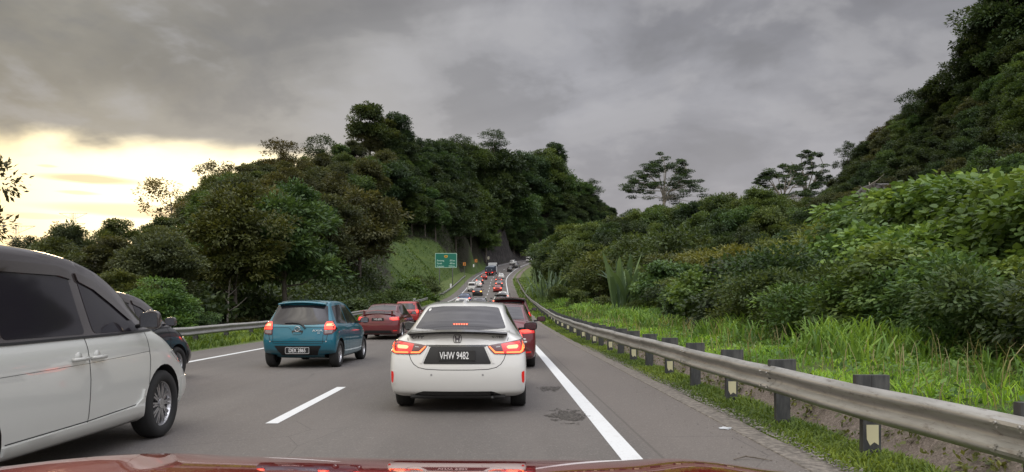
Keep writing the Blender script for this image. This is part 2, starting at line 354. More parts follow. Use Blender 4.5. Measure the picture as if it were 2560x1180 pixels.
for p in [(-45,70,1.5),(-34,58,1),(-60,90,2.5),(-90,120,3),(-85,150,6),(-120,160,6),(-100,190,12),(-140,250,12),(-100,250,22),(-160,120,3),(-80,60,1),(-60,0,-1),(-120,40,0),(-60,45,0),(-45,60,1),(-40,20,-1),(-90,80,3),(-200,200,8),(-220,80,5),(30,0,1.5),(60,10,6),(110,40,24),(-80,-35,0),(60,-35,4),(-100,420,25),(0,450,30),(120,420,25),(180,300,30),(200,150,45)]: ctrl.append(p)
ctrl = np.array(ctrl, float)
_K = np.hypot(ctrl[:, None, 0]-ctrl[None, :, 0], ctrl[:, None, 1]-ctrl[None, :, 1])
_A = np.block([[_K + np.eye(len(ctrl))*-2.5, np.ones((len(ctrl), 1))], [np.ones((1, len(ctrl))), np.zeros((1, 1))]])
_w = np.linalg.solve(_A, np.concatenate([ctrl[:, 2], [0]]))
def sd_road(x, y):
    x = np.asarray(x, float).ravel(); y = np.asarray(y, float).ravel()
    best = np.full(x.shape, 1e9); idx = np.zeros(x.shape, int)
    for i0 in range(0, len(x), 4000):
        D = (x[i0:i0+4000, None]-_xx[None])**2 + (y[i0:i0+4000, None]-_yy[None])**2
        idx[i0:i0+4000] = D.argmin(1); best[i0:i0+4000] = D.min(1)
    dx = x-_xx[idx]; dy = y-_yy[idx]
    sign = np.sign(dx*_ty[idx]-dy*_tx[idx]); return sign*np.sqrt(best), _s[idx], _zz[idx]
def sstep(a, b, x): t_ = np.clip((x-a)/(b-a), 0, 1); return t_*t_*(3-2*t_)
def terrain(x, y):
    x = np.asarray(x, float).ravel(); y = np.asarray(y, float).ravel()
    out = np.zeros(x.shape)
    for i0 in range(0, len(x), 8000):
        D = np.hypot(x[i0:i0+8000, None]-ctrl[None, :, 0], y[i0:i0+8000, None]-ctrl[None, :, 1]); out[i0:i0+8000] = D@_w[:-1] + _w[-1]
    far = sstep(300, 900, np.hypot(x, y-200)); out = out*(1-far) + 8*far
    d, s_, zr = sd_road(x, y)
    lo = np.where(s_ < 238, -13.6, -10.9); k = np.where(d < 0, 1-sstep(0, 5, lo-d), 1-sstep(0, 4, d-11.5))
    k = np.where((np.abs(d) > 30), 0, k); near = np.where(s_ < 238, zr-.9, zr-.5)
    k = np.where((y < -20), 0, k)
    return out*(1-k) + near*k, d, s_
gx = np.concatenate([[-4000,-2000,-1000,-600,-400], np.arange(-300, -110, 8), np.arange(-110, 90, 1.6), np.arange(90, 260, 7), [300,400,600,1000,2000,4000]])
gy = np.concatenate([[-2000,-800,-300,-100], np.arange(-50, 110, 3), np.arange(110, 360, 2.0), np.arange(360, 470, 6), [520,600,800,1200,2500,5000]])
GX, GY = np.meshgrid(gx, gy); zt, dt, st_ = terrain(GX, GY)
nz = np.array([math.sin(a*.21+2*math.sin(b*.13))*math.cos(b*.17+1.3*math.sin(a*.11)) for a, b in zip(GX.ravel(), GY.ravel())])
zt = zt + nz*.35*np.clip((np.abs(dt)-16)/10, 0, 1)
n0, n1_ = GX.shape; idx = np.arange(n0*n1_).reshape(n0, n1_)
Fq = np.stack([idx[:-1, :-1], idx[:-1, 1:], idx[1:, 1:], idx[1:, :-1]], -1).reshape(-1, 4)
xr, yr_ = GX.ravel(), GY.ravel()
pxl = 1280 + F*xr/np.maximum(yr_, 1)
# the mown lawn is a real patch of hillside: the wedge between the left rail and the wood
LAWN = [(-30.5,190),(-31,165),(-24,138),(-15.5,104),(-9,104),(-9,235),(-4,266),(-9,268),(-12,250),(-15.5,232),(-21,212)]
def inpoly(X_, Y_, P_):
    X_ = np.asarray(X_, float).ravel(); Y_ = np.asarray(Y_, float).ravel(); r = np.zeros(X_.shape, bool)
    for i in range(len(P_)):
        (xa, ya), (xb, yb) = P_[i-1], P_[i]; c = ((ya > Y_) != (yb > Y_)) & (X_ < (xb-xa)*(Y_-ya)/((yb-ya) or 1e-9)+xa); r ^= c
    return r
lawn = inpoly(xr, yr_, LAWN).astype(float)
lawn = np.maximum(lawn, ((dt > 6) & (dt < 12.5) & (yr_ < 300)).astype(float))
rock = ((st_ > 266) & (dt < -11) & (dt > -19)).astype(float)
o = mesh_np('ground', np.stack([xr, yr_, zt], 1), [Fq], M_ground, None, True, {'lawn': lawn, 'rock': rock}); o['kind'] = 'structure'
def gz(x, y): return float(terrain([x], [y])[0][0])
def verge_z(d, s):     # height of the loft sheets beside the road, above the road
    pr = prof_r(s) if d > 0 else prof_l(s)[::-1]
    a = np.array(pr); return float(np.interp(d, a[:, 0], a[:, 1]))
# ------------------------------------------------------------------ foliage generators
def unit(v): return v/np.maximum(np.linalg.norm(v, axis=1, keepdims=True), 1e-6)
def leaf_geo(C, A, N, L, Wd, shape='quad', droop=.15):
    A = unit(A); B = unit(np.cross(A, N)); N2 = unit(np.cross(B, A)); L = L[:, None]; w = (Wd[:, None])
    n = len(C)
    if shape == 'quad':
        V = np.stack([C, C+A*L*.5+B*w*.5-N2*L*.02, C+A*L-N2*L*droop, C+A*L*.5-B*w*.5-N2*L*.02], 1).reshape(-1, 3)
        F_ = [np.arange(n*4).reshape(n, 4)]; k = 4
    else:
        V = np.stack([C, C+A*L*.22+B*w*.5-N2*w*.08, C+A*L*.62+B*w*.42-N2*w*.16, C+A*L-N2*L*droop, C+A*L*.62-B*w*.42-N2*w*.16, C+A*L*.22-B*w*.5-N2*w*.08], 1).reshape(-1, 3)
        b = np.arange(n)[:, None]*6; F_ = [np.concatenate([b+np.array([[0,1,2,3]]), b+np.array([[0,3,4,5]])], 0)]; k = 6
    return V, F_, k
def make_foliage(name, cl, cr, outd, per, L, rng, shape='quad', wr=.55, flat=.6, upb=.8, out=.7, down=.25, droop=.15):
    """cl clump centres, cr clump radii, outd outward directions"""
    n = len(cl); ids = np.repeat(np.arange(n), per); m = len(ids)
    u = unit(rng.normal(size=(m, 3))); r = rng.random(m)**.45
    off = u*r[:, None]*cr[ids][:, None]; off[:, 2] *= flat
    C = cl[ids]+off
    A = unit(outd[ids]*out + u*.7 + np.array([0, 0, -down]) + rng.normal(size=(m, 3))*.35)
    N = unit(np.array([0, 0, upb]) + u*.5 + outd[ids]*.3 + rng.normal(size=(m, 3))*.35)
    Ls = L*rng.uniform(.65, 1.25, m); V, F_, k = leaf_geo(C, A, N, Ls, Ls*wr, shape, droop)
    cv = rng.random(n); var = np.clip(cv[ids]*.55 + rng.random(m)*.45, 0, 1)
    me_o = mesh_np(name, V, F_, [M_leaf], None, False, {'var': np.repeat(var, k)})
    me = me_o.data; bpy.data.objects.remove(me_o); return me
def trunk_mesh(name, H, rb, tips, rng, mat=None, lean=0, fork=.35):
    mb = MB(); top = Vector((lean, 0, H*.8)); base = Vector((0, 0, -1.2))
    pts = [base, Vector((0, 0, 0)), Vector((lean*.3+rng.normal()*.1, rng.normal()*.1, H*.3)), Vector((lean*.6+rng.normal()*.15, rng.normal()*.15, H*.55)), top]
    mb.tube(pts, [rb*1.35, rb, rb*.8, rb*.6, rb*.25], 8)
    for tp in tips:
        tp = Vector(tp); h0 = max(H*fork*.6, min(tp.z-1.0, H*(fork+.4*rng.random()))); k_ = h0/(H*.8)
        st0 = Vector((lean*k_, 0, h0)); mid = st0.lerp(tp, .5)+Vector((0, 0, -.12*(tp-st0).length)) if tp.z > h0 else st0.lerp(tp, .5)
        mb.tube([st0, mid, tp], [rb*.42, rb*.26, rb*.08], 5, False)
    o = mb.build(name, mat or M_bark, None, True); me = o.data; bpy.data.objects.remove(o); return me
def crown_variant(kind, seed):
    rng = np.random.default_rng(seed)
    if kind == 'broad': Rr, H, nl, ncl, per, L, asp = 4.3, 11, 12, 16, 90, .42, 1.12
    elif kind == 'fine': Rr, H, nl, ncl, per, L, asp = 3.9, 10, 13, 16, 120, .30, 1.15
    elif kind == 'tall': Rr, H, nl, ncl, per, L, asp = 3.6, 14, 10, 9, 60, .40, 1.1
    elif kind == 'airy': Rr, H, nl, ncl, per, L, asp = 4.0, 10, 12, 9, 44, .36, 1.15
    elif kind == 'bush': Rr, H, nl, ncl, per, L, asp = 2.4, 4.0, 9, 15, 62, .165, .75
    elif kind == 'shrub': Rr, H, nl, ncl, per, L, asp = 2.2, 3.6, 9, 13, 70, .17, .75
    elif kind == 'wispy': Rr, H, nl, ncl, per, L, asp = 3.0, 9, 10, 7, 34, .30, 1.2
    zc = H-Rr*asp*.95 if kind not in ('bush', 'shrub') else H*.5
    lobes = []
    for i in range(nl):
        a = 2*math.pi*(i*.382+rng.random()*.2); rr = Rr*(.62*math.sqrt((i+.3)/nl)); zz = zc + Rr*asp*rng.uniform(-.68, .6)*(1-.3*(rr/Rr))
        lr = Rr*rng.uniform(.34, .50)
        lobes.append((rr*math.cos(a), rr*math.sin(a), zz, lr))
    if kind in ('broad', 'fine', 'tall', 'airy'): lobes[0] = (0, 0, H-lobes[0][3]*.8, lobes[0][3])
    cl, cr, od = [], [], []
    for (lx, ly, lz, lr) in lobes:
        u = unit(rng.normal(size=(ncl, 3))); u[:, 2] = np.where(u[:, 2] < -.35, -u[:, 2], u[:, 2])
        p = np.array([lx, ly, lz])+u*lr*rng.uniform(.7, 1.08, (ncl, 1))*np.array([1, 1, .8])
        cl.append(p); cr.append(rng.uniform(.20, .34, ncl)*Rr*(.75 if kind in ('tall', 'wispy') else .8)); od.append(u)
    cl = np.concatenate(cl); cr = np.concatenate(cr); od = np.concatenate(od)
    cl[:, 2] = np.maximum(cl[:, 2], .3)
    L = L*1.0; me = make_foliage('crown', cl, cr, od, per, L, rng, 'hex' if kind == 'bush' else 'quad', .85 if kind == 'bush' else .5, .6, .9, .6, .35 if kind == 'bush' else .2, .3 if kind == 'bush' else .12)
    tips = [(lx, ly, lz) for lx, ly, lz, lr in lobes[1:]]
    tm = trunk_mesh('trunk', H*.9, {'broad': .24, 'fine': .17, 'tall': .2, 'airy': .18, 'bush': .05, 'shrub': .05, 'wispy': .11}[kind], tips, rng, M_bark if kind != 'wispy' else M_palebark)
    return me, tm, H
VAR = {k: [crown_variant(k, 100*i+7+hash_) for i in range(n)] for hash_, (k, n) in enumerate([('broad', 4), ('fine', 4), ('tall', 3), ('bush', 4), ('shrub', 3), ('wispy', 2), ('airy', 3)])}
prng = random.Random(11)
PLANTED = 0
def plant(kind, x, y, z, h, color, label, cat='tree', group=None, name=None, wid=1.0, jit=.12):
    global PLANTED
    me, tm, H = prng.choice(VAR[kind]); sc = h/H
    e = empty(name or {'bush': 'large_leaved_shrub', 'shrub': 'small_leaved_shrub', 'fine': 'small_leaved_tree', 'broad': 'broadleaf_tree', 'tall': 'emergent_tree', 'wispy': 'sapling', 'airy': 'airy_tree'}[kind], (x, y, z), prng.random()*6.28); e.scale = (sc*wid, sc*wid, sc)
    tag(e, label, cat, group)
    c = bpy.data.objects.new('crown', me); COL.objects.link(c); c.parent = e
    j = 1+prng.uniform(-jit, jit)*2; q = prng.uniform(-jit, jit)
    c.color = (color[0]*j*(1+q), color[1]*j, color[2]*j*(1-q), 1)
    t_ = bpy.data.objects.new('trunk', tm); COL.objects.link(t_); t_.parent = e
    PLANTED += 1; return e
DARK = (.050, .082, .034); MID = (.072, .125, .040); OLIVE = (.096, .122, .038); YEL = (.19, .22, .050); BRIGHT = (.118, .205, .050); WARM = (.080, .092, .040); BIGL = (.105, .178, .052); RMID = (.100, .145, .045)
def wood(sky, base, x0, x1, rows, H0, H1, kinds, colors, label, group, spacing=.62, top_jit=14, cat='tree'):
    for r in range(rows):
        tt = r/(rows-1) if rows > 1 else 0; px = x0 + prng.random()*20
        while px < x1:
            s_, Ys = poly_interp(sky, px, 1), poly_interp(sky, px, 2); b_, Yb = poly_interp(base, px, 1), poly_interp(base, px, 2)
            Y = lerp(Ys, Yb, tt); h = lerp(H0, H1, tt)*prng.uniform(.88, 1.15); top = lerp(s_, b_-lerp(H0, H1, tt)*F/Yb, tt)
            if r: top += prng.uniform(-1, 1)*top_jit
            else: top += prng.uniform(-.3, 1)*top_jit*.6
            hw = h*.36*F/Y; top = max(top, poly_interp(sky, px-hw, 1)-6, poly_interp(sky, px+hw, 1)-6)
            X, _, Zt = at(px, top, Y); g = gz(X, Y)
            dd, ss_, _z = sd_road([X], [Y])
            hh = max(H1*.6, min(Zt-g, max(H0, H1)*(1.5 if r else 2.2)))*.96
            ok = (dd[0] < -14.5 or dd[0] > 6.5)
            if inpoly([X], [Y], LAWN)[0]: ok = False
            cc = prng.choice(colors); zone = 'at the skyline' if r == 0 else 'at the foot' if r == rows-1 else 'in the upper part' if r < rows/2 else 'in the lower part'
            tone = {RMID: 'light olive green', DARK: 'dark green', MID: 'mid green', OLIVE: 'olive', WARM: 'brownish green'}[cc]
            if ok: plant(prng.choice(kinds), X, Y, g-.3, hh, cc, tone+' tree '+zone+' '+label, cat, tone+' trees '+zone+' '+label, wid=1.08)
            cw = {'H': 1}.get('x', 1)*h*.72*F/Y
            px += cw*spacing*prng.uniform(.8, 1.2)
wood(SKY_L, BASE_L, 392, 968, 6, 10, 8.5, ['fine', 'fine', 'broad'], [WARM, OLIVE, WARM, MID], 'of the wood behind the left guardrail', 'trees of the wood behind the left guardrail', .56)
wood(SKY_L, BASE_L, 985, 1530, 7, 13, 10, ['broad', 'broad', 'fine'], [DARK, DARK, MID], 'of the hill behind the green sign', 'trees on the wooded hill behind the road sign', .52)
wood(SKY_H, BASE_H, 2075, 2820, 8, 8, 6, ['broad', 'fine', 'fine'], [DARK, MID, DARK, WARM], 'of the steep right-hand hillside', 'trees on the steep hillside at the right', .62, 10)
wood(SKY_R, BASE_R, 1385, 2070, 4, 10, 5, ['broad', 'fine'], [MID, RMID, DARK, RMID], 'of the low wood right of the road', 'trees in the belt of wood right of the road', .58, 10)
# trees leaning over the cut at the outside of the bend
for (dd0, s0, s1, stp, hh, kd) in ((-14.5, 270, 345, 3.6, 6.5, 'fine'), (-16.5, 272, 345, 4.0, 8, 'fine'), (-20, 262, 350, 5.0, 10, 'fine'), (-25, 255, 350, 6.0, 12, 'broad')):
    for s in np.arange(s0, min(s1, SMAX), stp):
        p = road(s, dd0+prng.uniform(-.8, .8)); g = gz(p[0], p[1]); plant(kd if prng.random() < .7 else 'shrub', p[0], p[1], g-.4, hh*prng.uniform(.8, 1.2), prng.choice([DARK, DARK, MID]), 'dark tree crowding the rock cut on the outside of the bend', 'tree', 'trees crowding the rock cut at the bend', None, 1.1)
# closest row of the thicket, right behind the grass strip
fseen = {}
for s in np.arange(8, 64, 1.2):
    dd0 = float(np.interp(s, [9, 26, 40, 64], [7.1, 7.5, 8.7, 11.2]))+prng.uniform(-.45, .6); p = road(s, dd0); g = p[2]+verge_z(min(dd0, 13), s); h = prng.uniform(1.6, 3.0)*(.8+.012*s); kd = prng.choice(['bush', 'bush', 'shrub', 'shrub', 'shrub'])
    cc = prng.choice([BIGL, MID, BRIGHT, BIGL, RMID, DARK]); nm = {'bush': 'large-leaved', 'shrub': 'small-leaved'}[kd]; tn = {BIGL: 'fresh green', MID: 'mid green', BRIGHT: 'bright green', RMID: 'light olive', DARK: 'dark green'}[cc]
    key = 'f'+tn+nm; fseen[key] = fseen.get(key, -1)+1; od_ = ['nearest', 'second nearest', 'third nearest', 'fourth nearest', 'fifth nearest', 'sixth nearest', 'seventh nearest', 'eighth nearest', 'ninth nearest', 'tenth nearest'][min(9, fseen[key])]
    plant(kd, p[0], p[1], g-.35, h, cc, od_+' '+tn+' '+nm+' bush of the thicket front row behind the grass strip', 'shrub', 'front row of the right thicket', wid=1.1)
# ------------------------------------------------------------------ far-left scrub and wood behind the vans
for r_, (Yr, tops, kinds) in enumerate([(72, [(0,600),(60,590),(120,560),(200,556),(290,538),(350,532),(400,535),(440,560)], ['fine', 'broad']), (52, [(-40,620),(60,612),(180,590),(300,580),(420,600)], ['fine']), (38, [(-60,640),(60,650),(170,640),(280,650),(380,680)], ['shrub', 'fine'])]):
    px = -160
    while px < 440:
        top = poly_interp(tops, px, 1)+prng.uniform(-6, 14); Y = Yr*prng.uniform(.94, 1.06); X, _, Zt = at(px, top, Y); g = gz(X, Y); h = max(2.5, Zt-g)
        plant(prng.choice(kinds), X, Y, g-.2, h, prng.choice([OLIVE, WARM, OLIVE]), 'hazy olive tree in the low wood beyond the white people carrier', 'tree', 'trees of the low wood beyond the people carriers', wid=min(1.5, 7/h))
        px += F/Y*4.2*prng.uniform(.8, 1.2)
# ------------------------------------------------------------------ shrubs along the right: front row, then higher and further back
EDGE = [(2450,405,25,5.2,'bush',BRIGHT,None),(2545,385,23,5.2,'bush',BRIGHT,None),(2370,430,28,5.2,'bush',BRIGHT,None),(2290,455,31,5,'bush',BIGL,None),(2190,490,34,5,'bush',BIGL,None),(2500,470,20,4.4,'bush',BIGL,None),(2390,520,21,3.8,'bush',BIGL,None),  # px, top py, Y, height, kind, colour, label
 (2620,395,17,4.6,'bush',BRIGHT,None),(2470,435,19.5,4.4,'bush',BRIGHT,None),(2560,560,15.5,3.2,'bush',BIGL,None),(2330,470,21,4.3,'bush',BRIGHT,None),(2215,500,26.5,4.4,'bush',BIGL,None),(2400,600,20,2.9,'bush',DARK,None),
 (2240,640,23,2.7,'bush',BIGL,None),(2110,650,26,2.7,'bush',BIGL,None),(2140,560,31,3.9,'bush',BIGL,None),(1990,690,27,2.0,'bush',BIGL,None),(1890,700,32,2.3,'bush',BIGL,None),
 (2060,535,37,4.5,'shrub',YEL,'tall shrub with yellow flowering tops standing above the big-leaved bushes'),
 (1980,620,35,3.7,'bush',BIGL,None),(1880,640,40,3.7,'bush',BIGL,None),(1800,690,38,2.8,'bush',RMID,None),(1720,700,44,3.2,'bush',BIGL,None),(1900,590,47,4.6,'shrub',OLIVE,None),(1960,585,44,4.4,'shrub',(.145,.17,.045),None),
 (1800,600,52,4.6,'shrub',(.145,.17,.045),None),(1730,610,58,5.0,'shrub',OLIVE,None),(1850,583,56,5.0,'shrub',(.13,.165,.045),None),(1690,560,66,7.0,'shrub',RMID,'broad domed shrub bright green on top above the banana plant'),(1620,575,74,7.4,'shrub',RMID,None),
 (1650,650,56,4.0,'shrub',OLIVE,None),(1500,640,82,5.0,'shrub',(.105,.13,.04),None),(1545,600,84,7.0,'shrub',(.10,.13,.04),None),(1470,640,95,6.0,'shrub',(.09,.12,.035),None),(1480,585,104,8.5,'shrub',RMID,None),(1430,600,112,8.5,'fine',RMID,None),(1425,565,128,10,'fine',RMID,None),(1425,600,140,8,'shrub',RMID,None),(1470,560,118,11,'fine',RMID,None),(1530,560,110,9,'fine',DARK,None),(1580,555,100,9,'fine',DARK,None),
 (1600,745,48,1.6,'shrub',RMID,None),(1450,720,74,2.8,'bush',RMID,None),(1500,735,62,2.2,'bush',RMID,None),(1400,700,92,3.4,'shrub',RMID,None),
 (1900,470,100,6,'fine',RMID,None),(1990,560,62,5,'fine',RMID,None),(1870,560,74,5,'fine',DARK,None),(1780,555,82,6,'fine',DARK,None),(1830,540,90,7,'broad',DARK,None),(1930,530,86,7,'fine',DARK,None),(2020,520,84,7,'broad',DARK,None),(2100,500,80,7,'fine',DARK,None),
 (2200,520,50,4.6,'fine',RMID,None),(2300,490,44,4.5,'fine',RMID,None),(2420,470,38,4.5,'fine',RMID,None),(2520,440,34,4.5,'fine',RMID,None),(2620,420,30,4.5,'fine',RMID,None),(2300,560,30,3.6,'bush',DARK,None),(2480,530,26,3.6,'bush',DARK,None),(2180,600,33,3.6,'bush',DARK,None)]
ORD = ['', 'second ', 'third ', 'fourth ', 'fifth ', 'sixth ', 'seventh ', 'eighth ', 'ninth ', 'tenth ', 'eleventh ', 'twelfth ', 'thirteenth ', 'fourteenth ', 'fifteenth ', 'sixteenth ', 'seventeenth ', 'eighteenth ', 'nineteenth ', 'twentieth ']; seen = {}
for (px, py, Y, h, kind, c_, lab) in sorted(EDGE, key=lambda q: -q[0]):
    X, _, Zt = at(px, py, Y); g = gz(X, Y); d_, s_, zr = sd_road([X], [Y])
    if d_[0] < 17: g = max(g, zr[0]+verge_z(min(d_[0], 13), s_[0]))
    hh = max(h*.8, min(h*1.8, Zt-g)); kd = {'bush': 'large-leaved bush', 'shrub': 'small-leaved shrub', 'fine': 'leafy small tree', 'broad': 'leafy small tree'}[kind]
    kd = ('bright green ' if c_ in (BRIGHT,) else 'dark green ' if c_ == DARK else 'light green ' if c_ in (RMID, BIGL) else 'yellowish ' if c_[0] > .09 else 'green ')+kd
    plant(kind, X, Y, Zt-hh-.1, hh, c_, lab or ((ORD[seen.get(kd, 0)]+'rightmost ') if kd not in seen or True else '')+kd+' in the thicket behind the right guardrail', 'shrub' if kind in ('bush', 'shrub') else 'tree', None if lab else 'thicket along the right guardrail', wid=1.15); seen[kd] = seen.get(kd, 0)+(0 if lab else 1)
# left: bright bushes near the rail and on the lawn edge
for (px, py, Y, h, kind, c_, lab) in [(395,690,34,3.8,'fine',BRIGHT,'bright green rounded bush beside the dark people carrier'),(490,768,36,1.3,'bush',BIGL,'low leafy bush right behind the left guardrail end'),(1030,690,112,6.0,'bush',(.10,.17,.035),'bright leafy bush at the foot of the mown slope'),(1060,682,126,5.0,'shrub',RMID,'darker shrub beside the bright bush on the mown slope'),(1000,720,92,4.0,'bush',RMID,'low green bush above the dark red cars'),(960,715,84,5.0,'shrub',RMID,None),(900,740,66,3.4,'bush',RMID,None),(820,760,56,2.4,'bush',RMID,None),(720,770,50,2.0,'bush',WARM,None),(600,770,47,2.2,'bush',WARM,None),(1215,560,262,12,'broad',MID,'pale-tipped tree overhanging the cut rock at the bend')]:
    X, _, Zt = at(px, py, Y); g = gz(X, Y); plant(kind, X, Y, Zt-h-.2, h+.1, c_, lab or 'low bush in front of the wood on the left', 'shrub' if kind != 'broad' else 'tree', None if lab else 'bushes in front of the left wood', wid=1.2)
# overhanging tree just outside the left edge, emergent trees of the skyline
def hero(kind, px, py, Y, h, c_, lab, wid=1.0, ground=True):
    X, _, Zt = at(px, py, Y); return plant(kind, X, Y, Zt-h, h, c_, lab, 'tree', None, None, wid)
hero('airy', -135, 350, 22, 5.6, (.06,.055,.02), 'dark tree leaning its leaves in at the far left edge', .85)
hero('broad', 925, 262, 224, 17, DARK, 'tallest tree of the wooded hill, rising alone on the skyline', 1.15)
hero('broad', 990, 284, 232, 13, DARK, 'round-headed tree just right of the tallest skyline tree', 1.1)
hero('airy', 700, 350, 160, 11, (.10,.085,.03), 'see-through tree with the bright sky behind its crown', 1.3)
hero('wispy', 425, 440, 92, 9, (.14,.12,.045), 'wispy young tree against the bright sky at the wood edge', 1.3)
hero('airy', 1235, 326, 288, 13, DARK, 'knobbly skyline tree above the far bend', 1.2)
hero('broad', 2432, 82, 122, 12, DARK, 'leafy tree standing out below the crest of the right hillside', 1.0)
hero('airy', 2405, 118, 124, 10, DARK, 'small airy tree in front of the leafy one on the right hillside edge', 1.1)
hero('broad', 2525, -30, 116, 14, DARK, 'large dark tree breaking the ridge at the upper right', 1.0)
hero('airy', 2478, 5, 118, 13, DARK, 'airy tree with sky showing through at the upper right ridge', 1.25)
hero('broad', 2545, -60, 112, 15, DARK, 'dark tree cut by the upper right corner of the picture', 1.1)
hero('broad', 2535, 60, 110, 12, DARK, 'dark rounded tree under the ridge near the right edge', 1.1)
hero('broad', 2350, 190, 130, 9, DARK, 'low dark tree on the middle of the right ridge', 1.1)
hero('airy', 2290, 225, 140, 9, DARK, 'small flat-topped tree sticking out of the right ridge', 1.1)
hero('airy', 2120, 355, 170, 8, DARK, 'small dark tree at the lower end of the right ridge', 1.0)
hero('airy', 800, 338, 190, 11, (.05,.07,.03), 'airy tree on the skyline left of the tallest tree', 1.1)
hero('airy', 545, 405, 125, 9, (.07,.07,.03), 'airy tree against the glow at the left shoulder of the wood', 1.2)
hero('airy', 1150, 338, 272, 12, DARK, 'airy rounded tree on the middle of the hill skyline', 1.2)
hero('broad', 1385, 358, 365, 14, DARK, 'rounded tree on the right shoulder of the hill skyline', 1.2)
hero('airy', 1480, 448, 388, 12, DARK, 'airy tree where the hill skyline drops to the right', 1.2)
# umbrella trees
def albizia(px, py, Y, h, w, seed, npad, label, lean=0, basegap=0):
    X, _, Zt = at(px, py, Y); rg = np.random.default_rng(seed); mb = MB()
    pads = []; tr = []
    nl = 7
    for i in range(npad):
        u = (i+.5)/npad; a = rg.uniform(0, 6.28); rr = w*.5*math.sqrt(rg.random())
        zz = h*(.98-.55*(rr/(w*.5))**1.6)-rg.random()*h*.34
        pads.append((rr*math.cos(a)+lean*zz/h, rr*math.sin(a)*.8, zz))
    mb.tube([(0, 0, -4), (0, 0, 0), (lean*.2, 0, h*.22)], [.55, .42, .34], 8)
    mains = []
    for q_ in range(8):
        a = 6.28*q_/8+rg.uniform(-.3, .3); rr = w*.5*rg.uniform(.35, .62); hz = h*rg.uniform(.62, .82); f0 = Vector((lean*.2, 0, h*rg.uniform(.10, .26))); tp = Vector((rr*math.cos(a), rr*math.sin(a)*.8, hz))
        P4 = [f0, f0.lerp(tp, .33)+Vector((-math.cos(a)*rr*.12, 0, h*.04)), f0.lerp(tp, .68)+Vector((rg.normal()*.3, 0, h*.03)), tp]; mb.tube(P4, [.20, .15, .11, .06], 6, False); mains.append(P4)
    for p in pads:
        p = Vector(p); best = min((m for M_ in mains for m in M_[1:] if m.z < p.z-.1), key=lambda m: (m-p).length, default=Vector((0, 0, h*.22))); q = best.lerp(p, .5)+Vector((rg.normal()*.15, 0, .25))
        mb.tube([best, q, p+Vector((0, 0, -.15))], [.06, .045, .02], 4, False)
    e = empty('umbrella_tree', (X, Y, Zt-h)); tag(e, label, 'tree')
    mb.build('trunk', M_palebark, e, True)
    P_ = np.array(pads); k = len(P_); od = unit(P_*np.array([1, 1, 0])+.01)
    me = make_foliage('crown', P_, rg.uniform(1.0, 2.1, k)*w/23*1.0, od, 260, .40, rg, 'quad', .45, .20, 1.3, .6, .0, .05)
    c = bpy.data.objects.new('crown', me); COL.objects.link(c); c.parent = e; c.color = (.055, .095, .045, 1)
albizia(1660, 376, 190, 15.5, 21, 3, 105, 'wide umbrella-shaped tree standing alone on the skyline right of the road')
albizia(1955, 402, 170, 12.5, 17, 8, 66, 'thin left one of the pair of umbrella trees beside the hill')
albizia(2018, 362, 185, 17, 15, 14, 62, 'taller sparse umbrella tree at the foot of the right hill')
# dead pale branches
def snag(px, py, Y, h, label, seed, lean=.0):
    X, _, Zt = at(px, py, Y); rg = random.Random(seed); mb = MB(); 
    mb.tube([(0, 0, -1), (lean*.5, 0, h*.5), (lean, 0, h)], [.10, .07, .03], 6)
    for i in range(7):
        z0 = h*rg.uniform(.4, .95); a = rg.uniform(0, 6.28); l = h*rg.uniform(.15, .35); x0 = lean*z0/h
        mb.tube([(x0, 0, z0), (x0+l*.5*math.cos(a), l*.5*math.sin(a), z0+l*.3), (x0+l*math.cos(a), l*math.sin(a), z0+l*.75)], [.035, .025, .01], 4, False)
    e = mb.build('dead_tree', M_palebark, None, True); e.location = (X, Y, Zt-h); tag(e, label, 'dead tree')
snag(2190, 455, 88, 6, 'bare pale dead tree below the rocky patch on the right hillside', 2, -.8)
snag(2500, 700, 15.2, 2.6, 'bare pale branches hanging in the dark gap under the right thicket', 5, 1.2)
snag(565, 700, 46, 4.2, 'bare thin trunk standing at the front of the left wood', 6, .2)
def outcrop():
    X, _, Zt = at(2170, 500, 88); rg_ = np.random.default_rng(4); V = []; Fq = []
    bm = bmesh.new()
    for i in range(26):
        cx, cz = rg_.uniform(-5, 4), rg_.uniform(-5, 0); r0 = rg_.uniform(.6, 1.5); M_ = Matrix.Translation((cx, rg_.uniform(-.6, .6), cz+.12*cx)) @ Matrix.Rotation(rg_.uniform(0, 3), 4, 'Z') @ Matrix.Diagonal((r0*1.3, r0, r0*.9, 1))
        bmesh.ops.create_icosphere(bm, subdivisions=3, radius=1, matrix=M_)
    for v in bm.verts: v.co += Vector(rg_.normal(size=3)*.09+np.sin(np.array(v.co)*2.3)*.25)
    me = bpy.data.meshes.new('rock_outcrop'); bm.to_mesh(me); bm.free(); o_ = link('rock_outcrop', me, nmat('rock', lambda t, b: (t.put(b.inputs['Base Color'], t.mix(t.ss(t.noise(geo(t), 1.4, 6, .7), .35, .65), (.014, .012, .011), (.05, .042, .036))), None)[1])); o_.location = (X, 84, Zt); tag(o_, 'bare grey-brown rock face showing low on the right hillside', 'rock')
outcrop()
